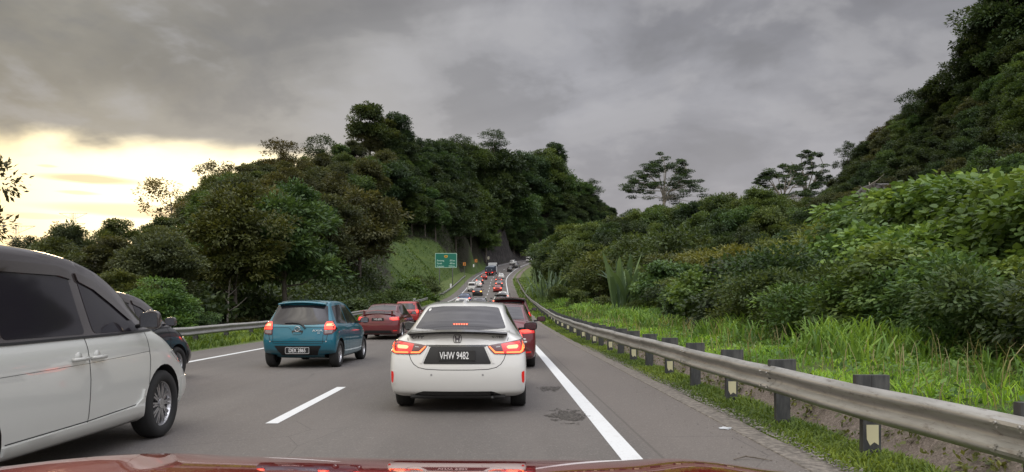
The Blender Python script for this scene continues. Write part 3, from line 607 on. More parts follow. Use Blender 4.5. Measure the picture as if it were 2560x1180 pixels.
# banana plant and palm-like clump
def blade_plant(px, pyb, Y, n, L, wd, label, name, cat, color, seed, spread=.6, rad=.2):
    X = (px-1280)/F*Y; rg = np.random.default_rng(seed); g = gz(X, Y); d_, s_, zr = sd_road([X], [Y]); g = max(g, zr[0]+verge_z(min(d_[0], 13), s_[0]))-.2
    V = []; Fq = []; var = []
    for i in range(n):
        a = rg.uniform(0, 6.28); tilt = rg.uniform(.05, spread); l = L*rg.uniform(.7, 1.1); b0 = np.array([rg.normal()*rad, rg.normal()*rad, 0.0])
        side = np.array([-math.sin(a), math.cos(a), 0]); p = b0.copy(); ang = math.pi/2-tilt*.4; o = len(V); seg = 10; vv = rg.random()
        for j in range(seg+1):
            u = j/seg; w = wd*(.12 if u < .25 else math.sin(math.pi*min(1, (u-.18)/.82))**.6)*rg.uniform(.85, 1.0)
            nr = np.array([-math.sin(ang)*math.cos(a), -math.sin(ang)*math.sin(a), math.cos(ang)])
            V += [p-side*w*.5+nr*w*.22*(1 if u > .25 else 0), p, p+side*w*.5+nr*w*.22*(1 if u > .25 else 0)]; var += [vv]*3
            p = p+np.array([math.cos(ang)*math.cos(a), math.cos(ang)*math.sin(a), math.sin(ang)])*l/seg; ang -= tilt*1.9/seg
        for j in range(seg):
            q = o+j*3
            if rg.random() < .12 and j > 3: continue
            Fq += [(q, q+1, q+4, q+3), (q+1, q+2, q+5, q+4)]
    o_ = mesh_np(name, np.array(V), [np.array(Fq)], [M_leaf], None, True, {'var': np.array(var)}); o_.location = (X, Y, g); o_.color = (*color, 1); tag(o_, label, cat)
blade_plant(1562, 780, 52, 34, 4.5, .40, 'banana plant with long upright grey-green leaves behind the guardrail', 'banana_plant', 'plant', (.12, .19, .10), 4, .72, .4)
blade_plant(1385, 700, 96, 90, 4.8, .20, 'clump of tall blade-leaved plants at the edge of the grass before the bend', 'blade_leaved_plant', 'plant', (.11, .17, .10), 6, .7, 1.4)
# ------------------------------------------------------------------ undergrowth, grass, gravel (nobody could count these)
def scatter_under():
    rg = np.random.default_rng(9); pts = []
    def area(n, fx):
        r_ = fx(n); pts.append(r_)
    def img(n, sky, base, x0, x1):
        px = rg.uniform(x0, x1, n); tt = rg.random(n); a = np.array(sky, float); b = np.array(base, float)
        Ys = np.interp(px, a[:, 0], a[:, 2]); Yb = np.interp(px, b[:, 0], b[:, 2]); Y = Ys+(Yb-Ys)*tt; return np.stack([(px-1280)/F*Y, Y], 1)
    A_ = img(16000, SKY_L, BASE_L, 330, 1530); B_ = img(15000, SKY_H, BASE_H, 2000, 2900); C_ = img(9000, SKY_R, BASE_R, 1380, 2080)
    sR = rg.uniform(10, 250, 6000); dR = rg.uniform(9.5, 26, 6000); D_ = road(sR, 0)[:, :2]+0; 
    q = road(sR, 0); D_ = np.array([road(a, b)[:2] for a, b in zip(sR, dR)])
    E_ = np.array([road(a, b)[:2] for a, b in zip(rg.uniform(10, 105, 4500), rg.uniform(-30, -17, 4500))])
    P_ = np.concatenate([A_, B_, C_, D_, E_]); z_, d_, s_ = terrain(P_[:, 0], P_[:, 1])
    ok = ~inpoly(P_[:, 0], P_[:, 1], LAWN) & ((d_ < -15.0) | (d_ > 9.0)) & ~((s_ > 246) & (d_ < 0) & (d_ > -13.5))
    P_ = P_[ok]; z_ = z_[ok]; d_ = d_[ok]; zz = z_+rg.uniform(0, 1.6, len(z_)); near = (d_ > 0) & (d_ < 14); zz[near] = np.maximum(zz[near], z_[near]+.8)
    cl = np.concatenate([P_, zz[:, None]], 1)
    od = unit(rg.normal(size=cl.shape)); me = make_foliage('undergrowth', cl, rg.uniform(.5, 1.1, len(cl)), od, 12, .42, rg, 'quad', .55, .6, 1.0, .4, .1, .1)
    o_ = bpy.data.objects.new('undergrowth', me); COL.objects.link(o_); o_.color = (.055, .085, .03, 1); tag(o_, kind='stuff')
scatter_under()
def grass(name, P_, H_, W_, color, seed, bend=.5, clump=1):
    """P_ (n,3) roots, H_ heights"""
    rg = np.random.default_rng(seed); n = len(P_); a = rg.uniform(0, 6.28, n); dr = np.stack([np.cos(a), np.sin(a), np.zeros(n)], 1); sd = np.stack([-np.sin(a+rg.normal(size=n)*.5), np.cos(a), np.zeros(n)], 1)
    b = bend*rg.uniform(.3, 1.5, n)[:, None]; up = np.array([0, 0, 1.0]); H1 = H_[:, None]; W1 = W_[:, None]
    p1 = P_+up*H1*.5+dr*H1*b*.18; p2 = P_+up*H1*.85+dr*H1*b*.55; p3 = P_+up*H1*(1-.15*b)+dr*H1*b*1.0
    V = np.stack([P_-sd*W1*.5, P_+sd*W1*.5, p1-sd*W1*.5, p1+sd*W1*.5, p2-sd*W1*.32, p2+sd*W1*.32, p3], 1).reshape(-1, 3)
    i = np.arange(n)[:, None]*7; q = np.concatenate([i+np.array([[0,1,3,2]]), i+np.array([[2,3,5,4]])], 0); tr = i+np.array([[4,5,6]])
    var = np.clip(rg.random(n)*.6+.4*(.5+.5*np.sin(P_[:, 0]*1.3+2*np.sin(P_[:, 1]*.7))), 0, 1)
    o_ = mesh_np(name, V, [q, tr], [M_grassb], None, False, {'var': np.repeat(var, 7)}); o_.color = (*color, 1); tag(o_, kind='stuff'); return o_
def verge_pts(rg, n, s0, s1, d0, d1, pw=2.2, wfn=None):
    u = rg.random(n); s = s0+(s1-s0)*u**pw; d = rg.uniform(d0, d1, n) if wfn is None else wfn(n)
    P_ = np.array([road(a, b) for a, b in zip(s, d)]); P_[:, 2] += np.array([verge_z(b, a) for a, b in zip(s, d)]); return P_, s, d
rg = np.random.default_rng(21)
P_, s_, d_ = verge_pts(rg, 110000, 3.5, 95, 3.62, 9.5, 1.9)
pt_ = np.sin(P_[:, 1]*1.7+2*np.sin(P_[:, 0]*1.1))*np.sin(P_[:, 0]*2.3+P_[:, 1]*.6); k_ = rg.random(len(pt_)) < .62+.5*pt_; P_, s_, d_ = P_[k_], s_[k_], d_[k_]
P_[:, 2] -= .03; h_ = rg.uniform(.10, .26, len(P_))*(1+.8*sstep(6, 9, d_))*(.8+.5*np.sin(P_[:, 1]*.9+P_[:, 0])*.5)
grass('grass', P_, h_, rg.uniform(.008, .018, len(P_))*(1+s_/30), (.215, .400, .045), 2, .9)
P_, s_, d_ = verge_pts(rg, 26000, 6, 90, 5.2, 8.2, 1.6)
tuft = .5+.5*np.sin(P_[:, 1]*.8+1.7*np.sin(P_[:, 1]*.31))*np.cos(P_[:, 0]*.9+P_[:, 1]*.23); k_ = (tuft > .40) & (rg.random(len(tuft)) < .35+.65*tuft); P_, s_, d_, tuft = P_[k_], s_[k_], d_[k_], tuft[k_]
grass('tall_grass', P_, rg.uniform(.2, .85, len(P_))*(.4+.8*tuft), rg.uniform(.016, .034, len(P_))*(1+s_/45), (.165, .30, .06), 3, .95)
P_, s_, d_ = verge_pts(rg, 42000, 2.2, 60, 1.68, 2.62, 1.8)
P_[:, 2] -= .01; grass('verge_grass', P_, rg.uniform(.03, .10, len(P_)), rg.uniform(.007, .014, len(P_))*(1+s_/18), (.135, .205, .032), 4, 1.1)
P_, s_, d_ = verge_pts(rg, 14000, 50, 210, 1.75, 11, 1.3)
grass('grass', P_, rg.uniform(.12, .35, len(P_)), rg.uniform(.06, .14, len(P_)), (.12, .20, .035), 5, .8)
P_, s_, d_ = verge_pts(rg, 26000, 8, 110, -14, -10.7, 1.5)
grass('grass', P_, rg.uniform(.08, .30, len(P_)), rg.uniform(.02, .04, len(P_))*(1+s_/50), (.125, .20, .032), 6, .9)
n = 16000; px = rg.uniform(-33, -9, n); py = rg.uniform(104, 246, n); k_ = inpoly(px, py, LAWN); px = px[k_]; py = py[k_]; z_, d_, s_ = terrain(px, py); k_ = d_ < -13.8; px, py, z_ = px[k_], py[k_], z_[k_]
grass('grass', np.stack([px, py, z_-.05], 1), rg.uniform(.12, .4, len(px)), rg.uniform(.10, .25, len(px)), (.085, .145, .026), 7, .9)
# low leafy weeds in and around the drain
P_, s_, d_ = verge_pts(rg, 900, 3, 60, 3.05, 3.9, 1.6)
me = make_foliage('weeds', P_+np.array([0, 0, .05]), rg.uniform(.08, .2, len(P_)), unit(rg.normal(size=P_.shape)), 14, .07, rg, 'quad', .7, .6, 1.0, .6, 0, .1)
o_ = bpy.data.objects.new('weeds', me); COL.objects.link(o_); o_.color = (.12, .14, .04, 1); tag(o_, kind='stuff')
P_, s_, d_ = verge_pts(rg, 650, 4, 60, 3.7, 8.5, 1.7)
me = make_foliage('weeds', P_+np.array([0, 0, .15]), rg.uniform(.1, .3, len(P_)), unit(rg.normal(size=P_.shape)), 16, .10, rg, 'quad', .6, .7, 1.0, .6, -.2, .1)
o_ = bpy.data.objects.new('weeds', me); COL.objects.link(o_); o_.color = (.13, .24, .06, 1); tag(o_, kind='stuff')
P_, s_, d_ = verge_pts(rg, 1400, 4, 60, 3.8, 9.5, 1.7)
grass('dry_stalks', P_, rg.uniform(.3, .75, len(P_)), rg.uniform(.006, .010, len(P_))*(1+s_/20), (.30, .27, .14), 31, .5)
# gravel along the pavement edge
def gravel(name, n, s0, s1, fn, size, col):
    V = []; Fq = []; base = np.array([(1,0,0),(-1,0,0),(0,1,0),(0,-1,0),(0,0,.7),(0,0,-.7)], float); tri = np.array([(0,2,4),(2,1,4),(1,3,4),(3,0,4),(2,0,5),(1,2,5),(3,1,5),(0,3,5)])
    for i in range(n):
        s = s0+(s1-s0)*rg.random()**2; d = fn(s); p = road(s, d); zz = .004 if d < PAVR else .03
        sc = size*rg.uniform(.4, 1.3)*np.array([1, rg.uniform(.6, 1.3), .6]); a = rg.uniform(0, 6.28); c0, s1_ = math.cos(a), math.sin(a)
        b = base*sc*rg.uniform(.8, 1.2, (6, 1)); b = np.stack([b[:, 0]*c0-b[:, 1]*s1_, b[:, 0]*s1_+b[:, 1]*c0, b[:, 2]], 1)+p+np.array([0, 0, zz]); V.append(b); Fq.append(tri+6*i)
    o_ = mesh_np(name, np.concatenate(V), [np.concatenate(Fq)], [col]); tag(o_, kind='stuff')
M_stone = nmat('stones', lambda t, b: (t.put(b.inputs['Base Color'], t.mix(t.ss(t.noise(geo(t), 9, 2), .35, .65), (.09, .08, .075), (.27, .25, .23))), None)[1])
gravel('gravel', 3600, 2.5, 26, lambda s: PAVR+.12+abs(rg.normal())*.10, .012, M_stone)
gravel('gravel', 900, 2.5, 22, lambda s: PAVR-abs(rg.normal())*.25, .009, M_stone)
# ------------------------------------------------------------------ broken patches in the asphalt, rubbish
def _patch(t, b):
    g = geo(t); n = t.noise(g, 22, 5, .75); c = t.mix(t.ss(n, .35, .62), (.040, .036, .034), (.13, .118, .108)); c = t.mix(t.ss(n, .60, .66), c, (.26, .24, .22)); t.put(b.inputs['Base Color'], c); b.inputs['Roughness'].default_value = .95; bump(t, b, n, .05, 1)
    r_ = t.new('ShaderNodeAttribute', attribute_name='rad').outputs['Fac']; q = t.m('ADD', r_, t.m('MULTIPLY', t.m('SUBTRACT', t.noise(scaled(t, g, 1.3, .6, 1), 7, 6, .75), .5), 2.6)); t.put(b.inputs['Alpha'], t.ss(q, .50, .56, 1, 0))
M_patch = nmat('broken_asphalt', _patch)
def road_patch(px, py, hw, hl, seed, lab):
    Y = CAMH*F/(py-763); X = (px-1280)/F*Y; V = [(X, Y, .005)]; rad = [0]; n = 40; Fc = []
    for k in range(1, 4):
        for i in range(n): a = 2*math.pi*i/n; V.append((X+math.cos(a)*hw*k/3*1.4, Y+math.sin(a)*hl*k/3*1.4, .005)); rad.append(k/3)
    Fc3 = [(0, 1+i, 1+(i+1) % n) for i in range(n)]; Fc4 = [(1+k*n+i, 1+(k+1)*n+i, 1+(k+1)*n+(i+1) % n, 1+k*n+(i+1) % n) for k in range(2) for i in range(n)]
    o_ = mesh_np('road_patch', np.array(V), [np.array(Fc3), np.array(Fc4)], [M_patch], None, False, {'rad': rad}); o_['kind'] = 'structure'
road_patch(1372, 972, .21, .42, 3, ''); road_patch(1418, 1040, .27, .62, 8, '')
M_rub = bmat('plastic_bag', (.55, .58, .62), .35)
def rub(px, py, lab, r_, flat, seed, mat):
    Y = CAMH*F/(py-763); X = (px-1280)/F*Y; bm = bmesh.new(); bmesh.ops.create_icosphere(bm, subdivisions=3, radius=r_); rg_ = random.Random(seed)
    for v in bm.verts: v.co *= 1+.35*math.sin(v.co.x*70+seed)*math.cos(v.co.y*60)+rg_.uniform(-.12, .12); v.co.z *= flat
    me = bpy.data.meshes.new('litter'); bm.to_mesh(me); bm.free(); o_ = link('litter', me, mat); d_, s_, zr = sd_road([X], [Y]); o_.location = (X, Y, .004+r_*flat*.5 if d_[0] < 1.5 else r_*flat*.6); tag(o_, lab, 'litter')
rub(1825, 995, 'crumpled pale plastic bag in the grass at the foot of a rail post', .07, .7, 2, M_rub)
rub(1812, 1072, 'flattened pale litter on the right shoulder', .07, .12, 4, M_rub)
mb = MB(); mb.tube([(2.00, 6.85, .012), (2.12, 6.9, .03), (2.25, 6.86, .015), (2.33, 6.8, .01)], [.006, .008, .006, .003], 5); tag(mb.build('twig', M_bark), 'thin dark twig lying on the right edge of the shoulder', 'twig')
# ------------------------------------------------------------------ vehicles
def paint(name, col, metal=0.0, rough=.35):
    if name in MATS: return MATS[name]
    def fn(t, b):
        g = t.new('ShaderNodeTexCoord').outputs['Object']; n = t.noise(g, 3.0, 4, .6); zz = t.new('ShaderNodeSeparateXYZ'); t.put(zz.inputs[0], g)
        dirt = t.m('MULTIPLY', t.ss(t.m('ADD', zz.outputs[2], t.m('MULTIPLY', n, .35)), .75, .25), t.m('MULTIPLY', n, .5))     # road film near the sills
        t.put(b.inputs['Base Color'], t.mix(dirt, col, (.20, .18, .155))); b.inputs['Metallic'].default_value = metal
        t.put(b.inputs['Roughness'], t.m('ADD', rough, t.m('MULTIPLY', dirt, .5))); b.inputs['Coat Weight'].default_value = 1.0
        b.inputs['Coat Roughness'].default_value = .04
    return nmat(name, fn)
P_WHITE = paint('paint_white', (.72, .72, .70)); P_VAN = paint('paint_van_white', (.62, .63, .59)); P_TEAL = paint('paint_teal', (.006, .135, .20), .15, .4); P_DRED = paint('paint_dark_red', (.12, .005, .010), .1, .5)
P_RED = paint('paint_red', (.33, .012, .012), .05, .5); P_BLACK = paint('paint_black', (.010, .011, .014)); P_GREY = paint('paint_grey', (.10, .10, .11), .3); P_SILV = paint('paint_silver', (.42, .43, .44), .5)
P_BLUE = paint('paint_blue', (.02, .07, .20), .3); P_OWN = bmat('paint_cherry_red', (.19, .003, .005), .6, coat=1, spec=.05)
def _glass(t, b):
    b.inputs['Base Color'].default_value = (.022, .020, .025, 1); b.inputs['Roughness'].default_value = .06; b.inputs['Specular IOR Level'].default_value = .5
GLASS = nmat('tinted_glass', _glass)
GLASS_L = bmat('light_glass', (.10, .11, .125), .04, spec=.8, coat=.5)
BLK = bmat('black_plastic', (.012, .012, .013), .45); GLOSSBLK = bmat('gloss_black', (.008, .008, .009), .12, coat=.8); GAP = bmat('panel_gap', (.02, .02, .02), .9)
TYRE = bmat('tyre_rubber', (.018, .018, .018), .85); RIM = bmat('rim_alloy', (.50, .50, .51), .32, metal=.85); RIMD = bmat('rim_shadow', (.05, .05, .052), .6)
WELL = bmat('wheel_well', (.012, .012, .012), .9); CHROME = bmat('chrome', (.65, .65, .66), .15, metal=1); PLATE = bmat('number_plate_black', (.018, .018, .02), .4)
WHT = bmat('white_lettering', (.72, .72, .72), .5); DGREY = bmat('dark_badge', (.07, .06, .07), .35, metal=.6); MIRG = bmat('mirror_glass', (.30, .31, .33), .05, metal=.9)
LENS = bmat('lamp_lens_red', (.30, .006, .008), .12, coat=1, emit=(1, .02, .01), es=.55); LENSD = bmat('lamp_lens_dark', (.09, .012, .014), .12, coat=1)
LAMP = bmat('brake_lamp_red', (.6, .02, .01), .3, emit=(1, .05, .03), es=3.2); HOT = bmat('brake_lamp_core', (1, .3, .2), .3, emit=(1, .13, .055), es=4.6); BAR = bmat('tail_light_bar', (1, .3, .1), .3, emit=(1, .10, .02), es=3.2)
AMBER = bmat('indicator_amber', (1, .4, .05), .3, emit=(1, .42, .05), es=6); REFL = bmat('reflector_red_glow', (.5, .01, .01), .25, coat=1, emit=(1, .02, .01), es=.22); CLEAR = bmat('lamp_clear', (.5, .5, .5), .15, coat=1)  # car reflectors are no lamps; faint red emission imitates light thrown back
# rows of the body section, bottom to top; wide-body lattice smoothed by subdivision
CC = [-1, -.78, -.42, 0, .42, .78, 1]
def body_mesh(sp, sub, paintm, wheels, rt):
    Wd = sp['W']; st = sp['st']; n = len(st); V = []; idx = {}; dec = sp.get('dec', [1, .8, .45, .15]+[0]*20); decf = dec
    def row(k, j):
        y, zb, zbl, zt, wp, wr = st[k]; w = Wd*wp
        if 'zr' in sp and k == 0: z = sp['zr'][j]; 
        else:
            cab = (zt-zbl) > .22
            z = [zb, zb+.07, lerp(zb, zbl, .34), lerp(zb, zbl, .64), lerp(zb, zbl, .90), zbl, lerp(zbl, zt, .10 if cab else .4), lerp(zbl, zt, .84 if cab else .75), zt-.012][j]
        wb = w*.945
        wd = [w*.88, w*.975, w*1.0, w*1.0, w*.985, wb, lerp(wb, wr, .16 if (zt-zbl) > .22 else .4), lerp(wb, wr, .86 if (zt-zbl) > .22 else .8), wr][j]
        yy = y + sp['yr'][j]*dec[k] - sp['yf'][j]*dec[n-1-k]
        return wd, yy, z
    for k in range(n):
        for j in range(9):
            wd, yy, z = row(k, j)
            for i, c in enumerate(CC):
                if k in (0, n-1) or j in (0, 8) or i in (0, 6):
                    y2 = yy + sp.get('bow', .12)*c*c*dec[k] - sp.get('bowf', .3)*c*c*dec[n-1-k]
                    z2 = z + (sp.get('crown', .045)*(1-c*c) if j == 8 else 0)
                    if j == 7 and k in (0, n-1): z2 += sp.get('crown', .045)*.5*(1-c*c)
                    idx[(i, j, k)] = len(V); V.append((wd*c, y2, z2))
    Fc = []
    q = lambda a, b, c, d: Fc.append((idx[a], idx[b], idx[c], idx[d]))
    for k in range(n-1):
        for j in range(8): q((0, j, k), (0, j+1, k), (0, j+1, k+1), (0, j, k+1)); q((6, j, k), (6, j, k+1), (6, j+1, k+1), (6, j+1, k))
        for i in range(6): q((i, 8, k), (i+1, 8, k), (i+1, 8, k+1), (i, 8, k+1)); q((i, 0, k), (i, 0, k+1), (i+1, 0, k+1), (i+1, 0, k))
    for i in range(6):
        for j in range(8): q((i, j, 0), (i+1, j, 0), (i+1, j+1, 0), (i, j+1, 0)); q((i, j, n-1), (i, j+1, n-1), (i+1, j+1, n-1), (i+1, j, n-1))
    me = bpy.data.meshes.new('tmp'); me.from_pydata(V, [], Fc); me.update()
    cr = me.attributes.new('crease_edge', 'FLOAT', 'EDGE'); inv = {v: k for k, v in idx.items()}
    crs = sp.get('crease', {1: .4, 5: .3, 8: .25}); vals = []
    for e in me.edges:
        a, b = inv[e.vertices[0]], inv[e.vertices[1]]; c = 0
        if a[1] == b[1] and a[1] in crs and (a[0] in (0, 6) and b[0] in (0, 6) or (a[2] == b[2] and a[2] in (0, n-1))): c = crs[a[1]]
        for (kk, jj, vv) in sp.get('kcrease', []):
            if a[2] == b[2] == kk and a[1] == b[1] == 8: c = vv
        vals.append(c)
    cr.data.foreach_set('value', vals)
    ob = bpy.data.objects.new('tmp', me); COL.objects.link(ob); md = ob.modifiers.new('s', 'SUBSURF'); md.levels = sub; md.render_levels = sub
    me.materials.append(paintm); me.materials.append(WELL)
    cut = MB(); 
    for (wy, wr_) in wheels:
        for sx in (-1, 1):
            c0, c1 = sorted([sx*(Wd-.30), sx*(Wd+.3)]); m = 28; vs = []
            for xx in (c0, c1): vs += [(xx, wy+(wr_+.055)*math.cos(2*math.pi*a/m), wr_+.01+(wr_+.055)*math.sin(2*math.pi*a/m)) for a in range(m)]
            fs = [(a, (a+1) % m, m+(a+1) % m, m+a) for a in range(m)]+[tuple(range(m))[::-1], tuple(range(m, 2*m))]
            cut.add(vs, fs)
    cob = None
    if wheels:
        cob = cut.build('cut', None); cob.data.materials.clear(); cob.data.materials.append(paintm); cob.data.materials.append(WELL); cob.data.polygons.foreach_set('material_index', [1]*len(cob.data.polygons))
        b = ob.modifiers.new('b', 'BOOLEAN'); b.operation = 'DIFFERENCE'; b.object = cob; b.solver = 'EXACT'
    bpy.context.view_layer.update(); dg = bpy.context.evaluated_depsgraph_get(); res = bpy.data.meshes.new_from_object(ob.evaluated_get(dg))
    bpy.data.objects.remove(ob); bpy.data.meshes.remove(me)
    if cob: cm = cob.data; bpy.data.objects.remove(cob); bpy.data.meshes.remove(cm)
    res.polygons.foreach_set('use_smooth', [True]*len(res.polygons)); res.name = 'body'
    try: res.set_sharp_from_angle(angle=R(38))
    except Exception: pass
    return res
AX = {'rear': (Vector((0, 1, 0)), lambda a, b: Vector((a, -4, b))), 'front': (Vector((0, -1, 0)), lambda a, b: Vector((a, 9, b))), 'right': (Vector((-1, 0, 0)), lambda a, b: Vector((4, a, b))), 'left': (Vector((1, 0, 0)), lambda a, b: Vector((-4, a, b))), 'top': (Vector((0, 0, -1)), lambda a, b: Vector((a, b, 5)))}
def proj(bvh, axis, a, b):
    d, of = AX[axis]; o = of(a, b); h = bvh.ray_cast(o, d)
    if h[0] is None:
        if axis in ('rear', 'front'): p = Vector((a*.98, 0.25 if axis == 'rear' else 9, b))
        elif axis == 'top': p = Vector((a, b, 1.2))
        else: p = Vector(((1 if axis == 'right' else -1)*.7, a, b))
        h = bvh.find_nearest(p)
    return h[0], h[1]
def resample(poly, step, closed=True):
    out = []; n = len(poly)
    for i in range(n if closed else n-1):
        a = Vector(poly[i]); b = Vector(poly[(i+1) % n]); k = max(1, int(math.ceil((b-a).length/step)))
        for j in range(k): out.append(a.lerp(b, j/k))
    if not closed: out.append(Vector(poly[-1]))
    return out
def rounded(poly, r, n=3):
    out = []; m = len(poly)
    for i in range(m):
        p = Vector(poly[i]); a = Vector(poly[i-1]); b = Vector(poly[(i+1) % m]); da = (a-p); db = (b-p); ra = min(r, da.length*.45, db.length*.45)
        p0 = p+da.normalized()*ra; p1 = p+db.normalized()*ra
        for k in range(n+1):
            u = k/n; out.append(tuple(p0*(1-u)**2+p*2*u*(1-u)+p1*u*u))
    return out
def pip(x, y, P):
    c = False; n = len(P)
    for i in range(n):
        (xa, ya), (xb, yb) = P[i-1], P[i]
        if (ya > y) != (yb > y) and x < (xb-xa)*(y-ya)/(yb-ya)+xa: c = not c
    return c
def patch(bvh, poly, axis, mat, name, parent, off=.003, step=.06, thick=.01, rnd=0.0):
    if rnd: poly = rounded(poly, rnd)
    E = resample([Vector(p) for p in poly], step); P2 = [(v.x, v.y) for v in E]; n = len(E)
    xs = [p[0] for p in P2]; ys = [p[1] for p in P2]; pts = list(E)
    x = min(xs)+step*.5
    while x < max(xs):
        y = min(ys)+step*.5
        while y < max(ys):
            if pip(x, y, P2) and min((x-p[0])**2+(y-p[1])**2 for p in P2) > (step*.35)**2: pts.append(Vector((x, y)))
            y += step
        x += step
    r = geometry.delaunay_2d_cdt(pts, [(i, (i+1) % n) for i in range(n)], [], 1, 1e-6)
    vs, es, fs = r[0], r[1], r[2]
    d, _ = AX[axis]; V = []; 
    for v in vs:
        p, nr = proj(bvh, axis, v.x, v.y); V.append(p+(nr*.5-d*.5).normalized()*off)
    cnt = {}
    for f in fs:
        for i in range(len(f)): e = tuple(sorted((f[i], f[(i+1) % len(f)]))); cnt[e] = cnt.get(e, 0)+1
    Fc = []
    for f in fs:
        a, b, c = [V[i] for i in f[:3]]; nrm = (b-a).cross(c-a)
        Fc.append(tuple(f) if nrm.dot(d) < 0 else tuple(f)[::-1])
    m0 = len(Fc)
    for (a, b), c in cnt.items():
        if c == 1:
            o = len(V); V += [V[a], V[b], V[b]+d*thick, V[a]+d*thick]; Fc.append((o, o+1, o+2, o+3))
    me = bpy.data.meshes.new(name); me.from_pydata(V, [], Fc); me.update(); me.polygons.foreach_set('use_smooth', [i < m0 for i in range(len(Fc))])
    return link(name, me, mat, parent)
def ribbon(bvh, line, axis, wd, mat, name, parent, off=.002, step=.05, mb=None):
    L = resample([Vector(p) for p in line], step, False); d, _ = AX[axis]; P3 = []; N3 = []
    for v in L: p, nr = proj(bvh, axis, v.x, v.y); P3.append(p); N3.append(nr)
    V = []; Fc = []
    for i, p in enumerate(P3):
        tg = (P3[min(i+1, len(P3)-1)]-P3[max(0, i-1)]).normalized(); sd_ = tg.cross(N3[i]).normalized(); V += [p+sd_*wd/2+N3[i]*off, p-sd_*wd/2+N3[i]*off]
    for i in range(len(P3)-1): Fc.append((2*i, 2*i+1, 2*i+3, 2*i+2))
    if mb is not None: name, parent = 'panel_gap', mb
    me = bpy.data.meshes.new(name); me.from_pydata(V, [], Fc); return link(name, me, mat, parent)
def wheel_obj(parent, x, y, r, w, spokes, sx, name='wheel'):
    prof = [(r*.66, -w*.42), (r*.70, -w*.5), (r*.93, -w*.5), (r, -w*.36), (r, w*.36), (r*.93, w*.5), (r*.70, w*.5), (r*.66, w*.40), (r*.62, w*.1)]
    m = 36; mb = MB(); vs = []
    for (pr, px_) in prof: vs += [(px_*sx, pr*math.cos(2*math.pi*a/m), pr*math.sin(2*math.pi*a/m)) for a in range(m)]
    mb.add(vs, [(i*m+a, i*m+(a+1) % m, (i+1)*m+(a+1) % m, (i+1)*m+a) for i in range(len(prof)-1) for a in range(m)])
    t_ = mb.build(name, TYRE, parent, True); t_.location = (x, y, r)
    mb = MB(); xo = w*.30*sx; ring = [(r*.675, xo+.02*sx), (r*.64, xo+.012*sx), (r*.60, xo-.02*sx), (r*.60, xo-.10*sx)]
    vs = []
    for (pr, px_) in ring: vs += [(px_, pr*math.cos(2*math.pi*a/m), pr*math.sin(2*math.pi*a/m)) for a in range(m)]
    mb.add(vs, [(i*m+a, i*m+(a+1) % m, (i+1)*m+(a+1) % m, (i+1)*m+a) for i in range(3) for a in range(m)])
    mb.cur = 1; vs = [(xo-.09*sx, r*.62*math.cos(2*math.pi*a/m), r*.62*math.sin(2*math.pi*a/m)) for a in range(m)]; mb.add(vs, [tuple(range(m))]); mb.cur = 0
    for k in range(spokes):
        for dl in ((-.11, .11) if spokes > 6 else (0,)):
            a = 2*math.pi*k/spokes; w0, w1 = (.028, .016) if spokes > 6 else (.05, .035)
            c0 = Vector((0, math.cos(a+dl*.2), math.sin(a+dl*.2))); c1 = Vector((0, math.cos(a+dl), math.sin(a+dl))); tn = Vector((0, -math.sin(a), math.cos(a)))
            A0 = c0*r*.10; A1 = c1*r*.62; X0 = Vector((xo+.012*sx, 0, 0)); X1 = Vector((xo+.004*sx, 0, 0)); D = Vector((-.03*sx, 0, 0))
            mb.add([A0+X0-tn*w0*.5, A0+X0+tn*w0*.5, A1+X1+tn*w1*.5, A1+X1-tn*w1*.5, A0+X0-tn*w0*.5+D, A0+X0+tn*w0*.5+D, A1+X1+tn*w1*.5+D, A1+X1-tn*w1*.5+D], [(0,1,2,3),(4,7,6,5),(0,3,7,4),(1,5,6,2)])
    vs = [(xo+.02*sx, r*.15*math.cos(2*math.pi*a/12), r*.15*math.sin(2*math.pi*a/12)) for a in range(12)]+[(xo-.03*sx, r*.17*math.cos(2*math.pi*a/12), r*.17*math.sin(2*math.pi*a/12)) for a in range(12)]
    mb.add(vs, [tuple(range(12))]+[(a, (a+1) % 12, 12+(a+1) % 12, 12+a) for a in range(12)])
    mb.build('rim', [RIM, RIMD], t_, False); return t_
def mirror_obj(parent, x, y, z, sx, mat, w=.22, h=.155, arm=.10):
    bm = bmesh.new(); bmesh.ops.create_uvsphere(bm, u_segments=18, v_segments=12, radius=1)
    for v in bm.verts:
        c = v.co; f_ = lambda q, p: math.copysign(abs(q)**p, q)
        c.x = f_(c.x, .6)*w*.5; c.z = f_(c.z, .6)*h*.5; c.y = (f_(c.y, .8)*.09 if c.y > 0 else f_(c.y, .25)*.02)
        if c.x*sx < 0: c.z *= .82
    me = bpy.data.meshes.new('side_mirror'); bm.to_mesh(me); bm.free(); me.polygons.foreach_set('use_smooth', [True]*len(me.polygons))
    o_ = link('side_mirror', me, mat, parent); o_.location = (x+sx*(arm+w*.5), y, z)
    mb = MB(); mb.box(-w*.40, w*.40, -.0245, -.0225, -h*.36, h*.36); g = mb.build('mirror_glass', MIRG, o_, False)
    mb = MB(); mb.tube([(-sx*(w*.5+arm), .04, -h*.35), (-sx*w*.3, .02, -h*.25)], .022, 8); mb.build('mirror_arm', BLK, o_, True)
    return o_
